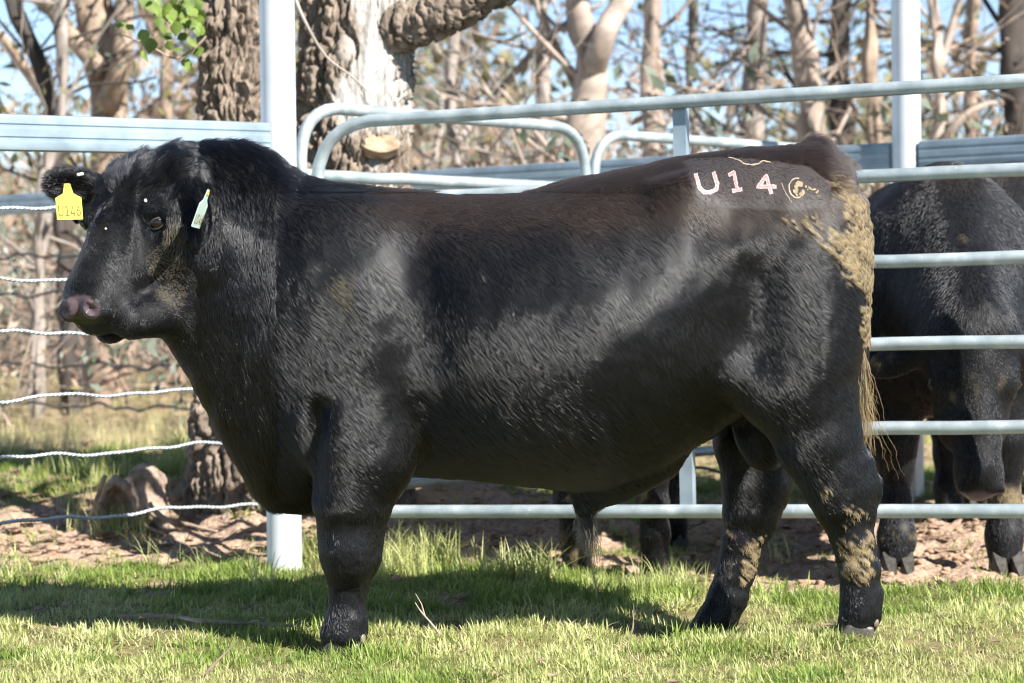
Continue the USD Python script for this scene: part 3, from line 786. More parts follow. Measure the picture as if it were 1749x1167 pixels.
def scatter(name, label, catg, protos, P, idx, scale, rng):
    p = path_of(name); pi = UsdGeom.PointInstancer.Define(stage, p); BASE[p] = np.zeros(3)
    rel = pi.CreatePrototypesRel()
    for nm, m, mt in protos:
        q = part(nm, m, mt, pi.GetPrim(), smooth=True); rel.AddTarget(q.GetPath())
    n = len(P); a = rng.uniform(0, PI, n)
    pi.CreatePositionsAttr(Vt.Vec3fArray.FromNumpy(np.asarray(P, np.float32))); pi.CreateProtoIndicesAttr(Vt.IntArray.FromNumpy(np.asarray(idx, np.int32)))
    s = np.asarray(scale, np.float32); pi.CreateScalesAttr(Vt.Vec3fArray.FromNumpy(np.ascontiguousarray(np.repeat(s[:, None], 3, 1) if s.ndim == 1 else s)))
    ori = np.zeros((n, 4)); ori[:, 0] = np.cos(a); ori[:, 3] = np.sin(a)
    pi.CreateOrientationsAttr(Vt.QuathArray([Gf.Quath(float(o[0]), 0, 0, float(o[3])) for o in ori]))
    return tag(pi.GetPrim(), label, catg, kind='stuff')


def grass():
    rng = np.random.default_rng(55)
    protos = []
    for k in range(3):
        protos.append(('lush_tuft', tuft(rng, 16, .018, .055, .04, .6, .0024), BL[0]))
    for k in range(3):
        protos.append(('lime_tuft', tuft(rng, 16, .014, .046, .04, .75, .0024), BL[1]))
    for k in range(2):
        protos.append(('straw_tuft', tuft(rng, 9, .012, .05, .045, 1.1, .0021), BL[2]))
    protos.append(('long_tuft', tuft(rng, 22, .08, .20, .05, .55, .0030), BL[1]))
    protos.append(('dry_tuft', tuft(rng, 18, .10, .34, .06, .35, .0016), BL[2]))
    n = 42000
    y = -1.05 + 5.6 * rng.random(n) ** 1.25; x = rng.uniform(-1, 1, n) * (.30 * (y + 5.6) + .2)
    d, l, nn = zones(x, y)
    keep = rng.random(n) > np.clip(d * 1.25, 0, .97) * (1 - .0)
    bald = fbm(np.stack([x * 5.2, y * 5.2, 0 * x + 7], 1), seed=53)
    keep &= ~((bald < .40) & (rng.random(n) < .65))
    x, y, d, l, nn = (q[keep] for q in (x, y, d, l, nn)); n = len(x)
    pn = fbm(np.stack([x * 3.1, y * 3.1, 0 * x], 1), seed=57); pl = fbm(np.stack([x * 1.3, y * 1.3, 0 * x], 1), seed=58)
    r = rng.random(n)
    thin = fbm(np.stack([x * 6.5, y * 6.5, 0 * x + 2], 1), seed=59)
    lush = sstep(.42, .62, pn + .22 * sstep(.2, .9, y) - .08)
    idx = np.where(r < .20 + .22 * (1 - lush), 6 + rng.integers(0, 2, n), np.where(rng.random(n) < lush, rng.integers(0, 3, n), 3 + rng.integers(0, 3, n)))
    sc = .86 * (.55 + .7 * rng.random(n)) * (.62 + .8 * sstep(.3, .7, thin)) + .40 * sstep(.5, .7, pl) * sstep(-.2, .6, y)
    lng = (rng.random(n) < .02 * sstep(.9, 1.6, y)) ; idx[lng] = 8; sc[lng] = .45 + .4 * rng.random(lng.sum())
    sc = sc * (1 - .35 * (idx == 6))
    P = np.stack([x, y, hgt(x, y)], 1)
    # further back: longer dry grass and green tufts
    m = 9000
    y2 = 4.3 + 9 * rng.random(m) ** 1.2; x2 = rng.uniform(-1, 1, m) * (.29 * (y2 + 5.6) + .3)
    d2, l2, n2 = zones(x2, y2)
    dry = rng.random(m) < .35 + .6 * l2; drop = rng.random(m) < .45 * l2
    i2 = np.where(dry, 9, np.where(rng.random(m) < .5, 8, 3)); s2 = np.where(drop, .12, 1) * np.where(dry, .2 + .42 * rng.random(m), .5 + .5 * rng.random(m)) * np.where(i2 == 3, 2.2, 1)
    # clumps at the fence foot, on the bank and round the post
    cx, cy, ci, cs = [], [], [], []
    for (a, b, k, ii, s0, rr) in ((575, 1132, 10, 3, .9, .04), (600, 1135, 8, 0, .9, .04), (1205, 1112, 10, 3, .9, .05), (1465, 1100, 12, 3, 1.0, .04), (1440, 1104, 8, 0, .9, .03), (300, 840, 26, 8, .9, .10), (350, 815, 14, 8, .9, .06), (520, 945, 26, 8, .75, .07), (560, 925, 8, 9, .45, .06), (700, 960, 30, 8, .8, .12), (860, 985, 14, 8, .75, .05), (910, 990, 10, 8, .8, .03), (60, 850, 20, 8, .6, .22), (150, 862, 10, 9, .45, .06), (215, 872, 20, 8, .7, .08), (620, 975, 18, 8, .7, .08), (1080, 990, 14, 8, .5, .08), (1120, 1000, 10, 8, .5, .05), (40, 800, 30, 9, .9, .4), (250, 690, 30, 9, .9, .5)):
        c = G(a, b, .12 if b < 900 else .02)
        for q in range(k):
            cx.append(c[0] + rng.normal(0, rr)); cy.append(c[1] + rng.normal(0, rr)); ci.append(ii); cs.append(s0 * (.6 + .7 * rng.random()))
    X = np.r_[x, x2, cx]; Y = np.r_[y, y2, cy]
    scatter('grass', 'short green and straw coloured grass growing over the whole yard', 'grass', protos, np.stack([X, Y, hgt(X, Y)], 1), np.r_[idx, i2, ci], np.r_[sc, s2, cs], rng)


grass()


def clods():
    rng = np.random.default_rng(58)
    protos = []
    for k in range(4):
        m = trimesh.creation.icosphere(2, 1.0); m.vertices *= (1 + 1.1 * (fbm(m.vertices * 1.3 + k * 9, seed=60 + k) - .5))[:, None] * np.array([1, .8, .55])
        protos.append(('clod', m, SOILC))
    lf = []
    for k in range(3):
        u, v = np.meshgrid(np.linspace(0, 1, 6), np.linspace(-1, 1, 4), indexing='ij'); w = np.sin(PI * np.clip(u, .02, .98)) ** .8 * .42
        V = np.stack([u - .5, v * w, .25 * (v * w) ** 2 * 2 + .35 * rng.random() * (u - .5) ** 2 + .06 * np.sin(u * 7 + k)], -1).reshape(-1, 3)
        F = [(i2 * 4 + j2, i2 * 4 + j2 + 1, i2 * 4 + j2 + 5, i2 * 4 + j2 + 4) for i2 in range(5) for j2 in range(3)]
        F = np.array(F); lf.append(trimesh.Trimesh(V, np.vstack([F[:, [0, 1, 2]], F[:, [0, 2, 3]]]), process=False))
    n = 6500
    y = .6 + 3.6 * rng.random(n); x = rng.uniform(-1, 1, n) * (.29 * (y + 5.6) + .2)
    d = zones(x, y)[0]; k = rng.random(n) < d; x, y = x[k], y[k]
    s = .005 + .018 * rng.random(len(x)) ** 3
    scatter('earth_clods', 'loose clods of brown earth on the bare patches', 'clods', protos, np.stack([x, y, hgt(x, y) + s * .2], 1), rng.integers(0, 4, len(x)), s, rng)
    n = 4200
    y = np.r_[-.9 + 5 * rng.random(110), 2.0 + 11 * rng.random(n - 110) ** 1.1]; x = rng.uniform(-1, 1, n) * (.29 * (y + 5.6) + .2)
    s = (.02 + .03 * rng.random(n)) * np.where(y < 2, .8, 1.4)
    scatter('leaf_litter', 'brown fallen leaves scattered over grass and bare earth', 'fallen leaves', [('fallen_leaf', q, DEAD) for q in lf], np.stack([x, y, hgt(x, y) + .012 + .02 * (y < 1.2)], 1), rng.integers(0, 3, n), s, rng)


SOILC = plain('earth_clod', (0.30, 0.20, 0.13), .95, var=.35, scale=25, spec=.15)
clods()


# ------------------------------------------------------------------ roots, sticks and bark on the ground
def roots():
    rng = np.random.default_rng(61)
    y = 2.45; b = W(215, 880, y)
    t = thing('root_stump', 'weathered root stump arching over a washed out hollow in the earth bank', 'stump', b)
    c = W(222, 856, y)
    F = Field(c - np.array([.24, .20, .20]), c + np.array([.24, .20, .18]), .007)
    F.ell(c + np.array([0, 0, -.02]), (.115, .09, .11), k=.03)
    F.ell(c + np.array([.07, .03, .07]), (.06, .06, .035), k=.03)
    F.cone(c + np.array([.06, 0, .09]), c + np.array([.10, .02, -.12]), .04, .05, k=.04)
    F.cone(c + np.array([-.05, -.03, .08]), c + np.array([-.14, -.05, -.12]), .028, .018, k=.03)
    F.cone(c + np.array([.06, -.03, -.02]), c + np.array([.18, -.08, -.12]), .03, .014, k=.03)
    F.ell(c + np.array([-.035, -.07, -.02]), (.062, .10, .078), k=.02, sub=True)
    m = F.mesh(); V = m.vertices
    m.vertices = V + m.vertex_normals * (.055 * (fbm(V * np.array([20, 20, 8]), seed=65) - .5) + .022 * (fbm(V * 60, seed=66) - .5))[:, None]
    part('stump', m, ROOTM, t, smooth=True)
    for q, (path, r0, r1) in enumerate([([(180, 812), (166, 850), (150, 896)], .009, .005), ([(255, 860), (285, 888), (330, 898), (372, 908)], .011, .005), ([(236, 890), (262, 905), (300, 912)], .008, .004)]):
        P = smoothpath([W(a, c2, y - .1 + rng.normal(0, .02)) for a, c2 in path], 22)
        m = tube(P, np.linspace(r0, r1, 22), 10); m.vertices = m.vertices + m.vertex_normals * ((fbm(m.vertices * 34, seed=62 + q) - .5) * .008)[:, None]
        part('root_arm', m, ROOTM, t, smooth=True)


ROOTM = plain('weathered_root', (0.25, 0.19, 0.145), .95, var=.5, scale=16, spec=.15, bump=.5)
roots()


def on_ground(px, py):
    p = G(px, py, 0)
    for _ in range(4):
        p = G(px, py, float(hgt(p[0], p[1])))
    return p


def sticks():
    rng = np.random.default_rng(63)
    for nm, lb, ct, path, r, mt, lift in (
            ('bark_strip', 'long dark strip of bark lying in the shadow left of the front hoof', 'bark strip', [(205, 1066), (290, 1066), (360, 1074), (420, 1078), (500, 1082)], .008, BARKS[1], .02),
            ('dry_twig', "forked dry twig poking up right of the bull's front hoof", 'twig', [(752, 1092), (735, 1070), (718, 1050), (709, 1036)], .0035, TWIG[0], .05),
            ('straw_stalk', 'pale straw stalk standing below the sheath', 'stalk', [(1020, 1036), (1016, 1000), (1010, 965), (1006, 930)], .003, BL[2], .0),
            ('dry_twig', 'small dark twig in the grass at the bottom edge', 'twig', [(350, 1160), (368, 1140), (380, 1128)], .004, BARKS[1], .03),
            ('dry_twig', "thin curved stem in front of the bull's far hind hoof", 'twig', [(1090, 1140), (1072, 1110), (1082, 1075), (1080, 1050)], .002, BARKS[1], .04),
            ('dry_twig', "wiry stalk trailing right from the near hind hoof", 'twig', [(1488, 1074), (1530, 1090), (1570, 1108), (1610, 1128)], .0022, BARKS[1], .05)):
        b = on_ground(*path[0]) if nm != 'bark_strip' else on_ground(*path[2])
        if nm == 'bark_strip':
            P = np.array([on_ground(*q) for q in path]); P[:, 2] += lift
        else:
            P = np.array([W(a, c, b[1]) for a, c in path]); P[:, 2] += .01
        t = thing(nm, lb, ct, P[0])
        q = smoothpath(P, 18)
        m = tube(q, np.linspace(r, r * .5, 18), 8); m.vertices = m.vertices + m.vertex_normals * ((fbm(m.vertices * 60, seed=64) - .5) * r)[:, None]
        part('stick' if nm != 'bark_strip' else 'bark', m, mt, t, smooth=True)
        if nm == 'dry_twig':
            k = 10; d = unit(q[-1] - q[0]); sd = unit(np.array([.6, 0, .5]))
            part('side_shoot', tube(np.array([q[k], q[k] + d * .03 + sd * .012, q[k] + d * .06 + sd * .016]), [r * .7, r * .5, r * .3], 5), mt, t, smooth=True)


sticks()
# ------------------------------------------------------------------ cattle materials
def coat_material(name):
    nodes = {'g': ('geometry', {}), 'm': ('attribute', {'attribute': 'mud'}), 'o': ('attribute', {'attribute': 'nose'}), 'w': ('attribute', {'attribute': 'brown'}), 'gl': ('attribute', {'attribute': 'lip'}),
             'n': ('noise_texture', {'scale': 60.0, 'detail': 5.0}), 'n2': ('noise_texture', {'scale': 9.0, 'detail': 3.0}), 'nb': ('noise_texture', {'scale': 220.0, 'detail': 3.0}),
             'rm': ('rgb_ramp', {'ramp': [(0.3, (0.10, 0.075, 0.038)), (0.7, (0.22, 0.165, 0.09))]}),
             'cl': ('attribute', {'attribute': 'clipped'}), 'c0': ('mix', {'color2': (0.040, 0.034, 0.032)}), 'c1': ('mix', {'color1': (0.006, 0.006, 0.0065), 'color2': (0.022, 0.0155, 0.012)}),
             'c2': ('mix', {'color2': (0.085, 0.062, 0.066)}), 'cg': ('mix', {'color2': (0.030, 0.032, 0.012)}), 'c3': ('mix', {}),
             'r1': ('mix_float', {'a': 0.5, 'b': 0.34}), 'b': ('bump', {'strength': 0.12, 'distance': 0.006}),
             'p': ('principled_bsdf', {'specular_ior_level': 0.15})}
    links = [('g.position', 'n.vector'), ('g.position', 'n2.vector'), ('g.position', 'nb.vector'), ('w.fac', 'c1.fac'), ('c1.color', 'c0.color1'), ('cl.fac', 'c0.fac'), ('c0.color', 'c2.color1'), ('o.fac', 'c2.fac'),
             ('c2.color', 'cg.color1'), ('gl.fac', 'cg.fac'), ('cg.color', 'c3.color1'), ('n.fac', 'rm.fac'), ('rm.color', 'c3.color2'), ('m.fac', 'c3.fac'), ('c3.color', 'p.base_color'),
             ('o.fac', 'r1.fac'), ('r1.result', 'p.roughness'), ('nb.fac', 'b.height'), ('b.normal', 'p.normal')]
    return mat(name, nodes, links)


def hair_material(name, col, rough=0.33, radial=0.4):
    return mat(name, {'h': ('principled_hair_bsdf', {'model': 'Chiang', 'parametrization': 'Direct coloring', 'color': col, 'roughness': rough, 'radial_roughness': radial, 'random_roughness': 0.3, 'ior': 1.5, 'offset': math.radians(2)})}, [], surface='h.BSDF')


COAT = coat_material('black_hide')
HAIR = {'black': hair_material('black_hair', (0.0048, 0.0048, 0.0056), 0.19, 0.24), 'brown': hair_material('sunburnt_hair', (0.030, 0.0195, 0.014), 0.32, 0.45),
        'mud': plain('muddy_hair', (0.19, 0.145, 0.082), 0.8, var=0.35, scale=80), 'tan': plain('tan_tail_hair', (0.27, 0.19, 0.085), 0.6, var=0.4, scale=120), 'olive': plain('dusty_hair', (0.062, 0.052, 0.033), 0.7, var=0.4, scale=90)}
HAIR['pen'] = hair_material('penned_hair', (0.005, 0.005, 0.0055), 0.36, 0.42)
HORN = plain('hoof_horn', (0.04, 0.034, 0.026), 0.5, var=0.5, scale=40, bump=0.3)
HORN2 = plain('dewclaw_horn', (0.15, 0.12, 0.08), 0.55, var=0.4, scale=60, bump=0.3)
EYE = plain('dark_eye', (0.006, 0.004, 0.003), 0.06, var=0.1)
LID = plain('eyelid_skin', (0.022, 0.018, 0.018), 0.45, var=0.3, scale=200)


def sampler(mesh, n, rng):
    tri = mesh.triangles; area = mesh.area_faces
    f = rng.choice(len(area), n, p=area / area.sum())
    r1, r2 = np.sqrt(rng.random(n)), rng.random(n)
    b = np.stack([1 - r1, r1 * (1 - r2), r1 * r2], 1)
    P = (tri[f] * b[:, :, None]).sum(1)
    N = unit((mesh.vertex_normals[mesh.faces[f]] * b[:, :, None]).sum(1))
    return P, N, f, b


def strands(P, N, D, length, lift, rng, per=5, wave=0.0):
    """Hairs from P lying along D (made tangent to N), rising by lift and falling back."""
    T = unit(D - N * (D * N).sum(1, keepdims=True))
    S = np.cross(N, T)
    a = rng.normal(0, 0.13, len(P))[:, None]
    T = unit(T * np.cos(a) + S * np.sin(a))
    s = np.linspace(0, 1, per)[None, :, None]
    L = np.broadcast_to(np.asarray(length, float), (len(P),))[:, None, None] * (0.65 + 0.7 * rng.random((len(P), 1, 1)))
    lf = np.broadcast_to(np.asarray(lift, float), (len(P),))[:, None, None] * (0.6 + 0.8 * rng.random((len(P), 1, 1)))
    pts = P[:, None] + L * s * T[:, None] + L * lf * (s - 0.62 * s * s) * N[:, None] * 1.3 - 0.0004 * N[:, None] * (1 - s)
    if np.any(wave):
        wv = np.broadcast_to(np.asarray(wave, float), (len(P),))[:, None, None]
        ph = (fbm(P * 55.0, seed=5) * 14)[:, None, None]
        pts = pts + wv * np.sin(s * 9 + ph) * s * S[:, None]
    return pts


# ------------------------------------------------------------------ the bull in front
def px_curve(pts, y=0.0):
    q = np.array([W(a, b, y) for a, b in pts]); o = np.argsort(q[:, 0]); return PchipInterpolator(q[o, 0], q[o, 2])


TOP = [(268, 300), (300, 278), (345, 268), (400, 270), (440, 276), (500, 297), (560, 313), (640, 324), (740, 332), (850, 335), (920, 328), (1000, 306), (1080, 288), (1150, 275), (1230, 263), (1300, 254), (1370, 251), (1415, 266), (1446, 297), (1466, 340), (1478, 395), (1483, 450)]
BOT = [(268, 520), (300, 580), (335, 640), (372, 694), (394, 745), (414, 795), (444, 840), (470, 866), (515, 878), (565, 874), (620, 850), (690, 812), (760, 812), (850, 822), (930, 830), (1000, 836), (1060, 824), (1130, 796), (1180, 766), (1230, 732), (1290, 700), (1350, 690), (1410, 670), (1450, 610), (1472, 540), (1483, 452)]

H_O, H_T = W(236, 274, -0.20), W(122, 516, -0.42)
H_A = unit(H_T - H_O); H_L = unit([-H_A[1], H_A[0], 0]); H_N = np.cross(H_A, H_L); H_LEN = float(np.linalg.norm(H_T - H_O))
HB = np.array([H_A, H_L, H_N])


def H(u, l, n):
    return H_O + H_A * u * (H_LEN / .46) + H_L * l + H_N * n


from scipy.ndimage import map_coordinates


def first_hit(F, px, py, y0=-.62, y1=.44):
    ys = np.arange(y0, y1, 0.004)
    P = np.array([W(px, py, t) for t in (y0, y1)]); s = (ys - y0) / (y1 - y0)
    Q = P[0] + s[:, None] * (P[1] - P[0])
    v = map_coordinates(F.F, ((Q - F.lo) / F.h).T, order=1, mode='nearest')
    i = np.argmax(v < 0)
    if v[i] >= 0: return None
    a = v[i - 1] / (v[i - 1] - v[i]) if i else 0
    return Q[i - 1] + (Q[i] - Q[i - 1]) * a if i else Q[0]


NOSTRIL, EARS, EYEHIT = [], [], np.zeros(3)


def bull_field():
    F = Field((-1.24, -0.66, -0.02), (1.02, 0.46, 1.34), 0.0085)
    top, bot = px_curve(TOP), px_curve(BOT)
    xk = lambda a: W(a, 520, 0)[0]
    x = np.array([xk(a) for a in (268, 300, 340, 400, 470, 540, 620, 700, 780, 880, 1000, 1100, 1200, 1290, 1370, 1420, 1450, 1468, 1478, 1483)])
    w = np.array([.13, .155, .18, .215, .26, .30, .315, .325, .35, .375, .39, .37, .335, .32, .29, .25, .20, .145, .09, .03])
    yc = np.array([-.16, -.15, -.13, -.09, -.045, -.015, 0, 0, 0, 0, 0, 0, 0, 0, 0, 0, 0, 0, 0, 0])
    low = np.array([.05, .10, .2, .3, .35, .3, .22, .12, .06, .0, .0, .05, .1, .1, .1, .1, .1, .1, .1, .1])
    F.loft(x, top(x), bot(x), w, yc, p=2.25, low=low)
    for s in (-1, 1):
        y = s
        # shoulder blade, upper arm and forearm mass
        F.ell(W(600, 560, .235 * y), (.17, .10, .30), k=.10)
        F.ell(W(560, 480, .20 * y), (.11, .08, .17), k=.09)
        F.ell(W(608, 735, .235 * y), (.135, .105, .135), k=.06)
        F.chain([(W(612, 780, .23 * y), .122), (W(602, 850, .225 * y), .100), (W(600, 905, .22 * y), .081), (W(599, 948, .215 * y), .073), (W(597, 985, .21 * y), .050), (W(594, 1022, .21 * y), .0425), (W(592, 1062, .21 * y), .050), (W(588, 1085, .21 * y), .055), (W(582, 1100, .20 * y), .050)], k=.014, ys=.86)
        F.ell(W(597, 945, .215 * y) + np.array([0, -.03 * 1, 0]), (.055, .05, .07), k=.03)
        F.ell(W(655, 775, .24 * y), (.075, .07, .085), k=.05)
    # hollow behind the shoulder, barrel of the ribs, flank hollow
    for s in (-1, 1):
        F.ell(W(735, 610, .412 * s), (.05, .05, .20), k=.06, sub=True)
        F.ell(W(940, 560, .20 * s), (.34, .20, .24), k=.12)
        F.ell(W(1245, 575, .392 * s), (.07, .055, .085), k=.07, sub=True)
        F.cone(W(703, 712, .375 * s), W(722, 800, .36 * s), .014, .018, k=.035, sub=True)
        F.cone(W(545, 700, .315 * s), W(520, 840, .29 * s), .018, .024, k=.05, sub=True)
        F.ell(W(1165, 345, .255 * s), (.06, .05, .05), k=.09)
        F.cone(W(1300, 480, .345 * s), W(1330, 640, .355 * s), .012, .016, k=.10, sub=True)
        F.cone(W(700, 430, .385 * s), W(716, 600, .395 * s), .014, .018, k=.12, sub=True)
    # hind quarters: near leg stands back, far leg stands forward
    for s, thigh in ((-1, [(1374, 520), (1370, 620), (1345, 670)]), (1, [(1365, 520), (1345, 620), (1300, 670)])):
        F.ell(W(*thigh[0], .20 * s), (.124, .125, .26), k=.09)
        F.ell(W(*thigh[1], .205 * s), (.120, .115, .19), k=.07)
        F.ell(W(*thigh[2], .20 * s), (.10, .085, .11), k=.06)
    near = [((1382, 690), .125), ((1398, 745), .107), ((1424, 800), .086), ((1438, 838), .079), ((1444, 868), .066), ((1455, 915), .0515), ((1466, 970), .0475), ((1470, 1020), .048), ((1468, 1050), .0485), ((1460, 1072), .045)]
    F.chain([(W(a, b, -.20), r) for (a, b), r in near], k=.014, ys=.84)
    F.chain([(W(1468, 790, -.20), .034), (W(1477, 832, -.20), .027), (W(1474, 880, -.20), .026)], k=.03)
    F.chain([(W(1300, 655, -.235), .06), (W(1262, 640, -.26), .035)], k=.07)
    far = [((1305, 690), .13), ((1290, 755), .108), ((1291, 820), .091), ((1284, 870), .074), ((1270, 920), .056), ((1256, 975), .050), ((1243, 1020), .050), ((1228, 1052), .052), ((1205, 1078), .046)]
    F.chain([(W(a, b, .20), r) for (a, b), r in far], k=.014, ys=.84)
    F.chain([(W(1325, 815, .2), .03), (W(1318, 850, .2), .027), (W(1303, 900, .2), .026)], k=.03)
    # scrotum, sheath
    F.chain([(W(1285, 690, 0), .05), (W(1300, 740, 0), .062), (W(1305, 768, 0), .05)], k=.03)
    F.chain([(W(1115, 768, 0), .082), (W(1050, 812, 0), .060), (W(1005, 846, 0), .036), (W(1000, 868, 0), .024)], k=.04)
    # tail along the rump's edge
    F.chain([(W(1390, 272, 0), .045), (W(1428, 305, .0), .038), (W(1450, 355, 0), .032), (W(1460, 430, 0), .027), (W(1462, 520, -.01), .023), (W(1462, 600, -.02), .019), (W(1466, 660, -.03), .014)], k=.025)
    # neck under the head
    F.chain([(W(390, 400, -.12), .185), (W(325, 400, -.20), .135)], k=.07)
    F.chain([(W(400, 330, -.09), .12), (W(320, 310, -.17), .09)], k=.06)
    # head
    F.ell(H(.105, 0, -.095), (.13, .118, .095), k=.03, R=HB)
    F.ell(H(.045, -.01, -.062), (.085, .112, .082), k=.035, R=HB)
    F.cone(W(292, 528, -.24), W(222, 548, -.36), .066, .045, k=.04)
    for l in (-1, 1):
        F.ell(H(.125, .075 * l, -.060), (.065, .045, .045), k=.035, R=HB)
        F.ell(H(.16, .092 * l, -.088), (.036, .022, .030), k=.022, R=HB)
        F.ell(H(.19, .062 * l, -.165), (.125, .055, .095), k=.04, R=HB)
        F.cone(H(.13, .05 * l, -.215), H(.385, .02 * l, -.118), .058, .040, k=.03)
        F.cone(H(.21, .085 * l, -.10), H(.31, .055 * l, -.085), .030, .030, k=.04)
    F.cone(H(.12, 0, -.078), H(.36, 0, -.062), .095, .074, k=.04)
    F.ell(H(.400, 0, -.070), (.066, .080, .070), k=.03, R=HB)
    F.ell(H(.420, 0, -.110), (.052, .072, .044), k=.022, R=HB)
    F.ell(H(.400, 0, -.158), (.062, .056, .032), k=.018, R=HB)
    for l in (-1, 1):
        F.ell(H(.452, .045 * l, -.050), (.024, .026, .026), k=.012, R=HB)
        F.ell(H(.200, .112 * l, -.104), (.030, .014, .012), k=.02, R=HB, sub=True)
    F.ell(H(.445, 0, -.135), (.035, .075, .010), k=.012, R=HB, sub=True)   # mouth line
    # nostrils
    h = first_hit(F, 161, 524); hl = HB @ (h - H_O); NOSTRIL.clear()
    for l in (-1, 1):
        c = H_O + HB.T @ (hl * np.array([1, l if l > 0 else -.72, 1])); NOSTRIL.append(c)
        ax = unit(H_A * .35 + H_L * .75 * l + H_N * .45); ay = unit(np.cross(ax, H_A)); az = np.cross(ax, ay)
        F.ell(c - H_A * .004 - H_L * .012 * l - H_N * .006, (.028, .022, .022), k=.02, R=HB)
        c2 = c + H_A * .016 + H_L * .008 * l + H_N * .012
        F.ell(c2, (.030, .016, .0125), k=.006, R=np.array([ax, ay, az]), sub=True); NOSTRIL[-1] = c2
    # eye hollow and brow
    h = first_hit(F, 268, 382); hl = HB @ (h - H_O); EYEHIT[:] = h
    for l in (-1, 1):
        c = H_O + HB.T @ (hl * np.array([1, l, 1]))
        F.cone(c - H_A * .022 + H_L * .012 * l, c - H_A * .028 - H_L * .03 * l + H_N * .016, .014, .018, k=.02)
        F.cone(c + H_A * .026 - H_L * .006 * l, c + H_A * .050 - H_L * .022 * l, .010, .006, k=.02, sub=True)
        F.ell(c + H_L * .004 * l, (.019, .012, .015), k=.012, R=HB, sub=True)
    # ears: roots and leaf shaped blades
    EARS.clear()
    for l, root, dirv, n2, ln in ((-1, H(.035, -.105, -.09), unit([-.93, -.22, .16]), unit([.12, -.85, -.45]), .165), (1, first_hit(F, 322, 302), unit([.22, -.45, -.85]), unit([-.80, -.58, .0]), .165)):
        n2 = unit(n2 - dirv * (n2 @ dirv)); third = np.cross(dirv, n2)
        F.cone(root - dirv * .03, root + dirv * .05, .036, .030, k=.03)
        ax = np.array([dirv, n2, third])
        F.ell(root + dirv * (.04 + ln * .40), (ln * .5, .024, .050), k=.015, R=ax)
        F.ell(root + dirv * (.055 + ln * .40) + n2 * .024, (ln * .40, .018, .034), k=.010, R=ax, sub=True)
        EARS.append((l, root, dirv, n2, third, ln))
    return F


def build_bull():
    rng = np.random.default_rng(4)
    F = bull_field()
    m = F.mesh()
    V, N = m.vertices.copy(), m.vertex_normals.copy()
    headw = 1 - sstep(0.10, 0.34, np.linalg.norm(V - H(.2, 0, -.1), axis=1) - .12)
    px = project(V)
    # muscle and skin relief: broad folds on the neck, small unevenness all over
    neck = sstep(600, 430, px[:, 0]) * (1 - headw) * sstep(860, 640, px[:, 1])
    d = (fbm(V * np.array([9, 5, 5]), seed=1) - .5) * .018 * (1 - .75 * headw) + (fbm(V * np.array([28, 12, 7]), seed=2) - .5) * .016 * neck + (fbm(V * 26, seed=3) - .5) * .0022
    legs = sstep(860, 960, px[:, 1])
    d = d * (1 - .6 * legs) + (fbm(V * 30, seed=8) - .5) * .008 * legs
    m.vertices = V + N * d[:, None]
    return F, m


BRAND = {'U': ([[(237, 300), (262, 395), (300, 432), (355, 434), (405, 405), (412, 360), (385, 290)]], 17),
         '1': ([[(520, 297), (552, 282), (578, 412)], [(548, 422), (606, 412)]], 15),
         '4': ([[(858, 432), (818, 300), (752, 392), (888, 388)]], 16)}
PATCH = [(1160, 273), (1182, 320), (1200, 354), (1280, 356), (1350, 358), (1415, 352), (1420, 310), (1380, 284), (1300, 272), (1220, 268)]


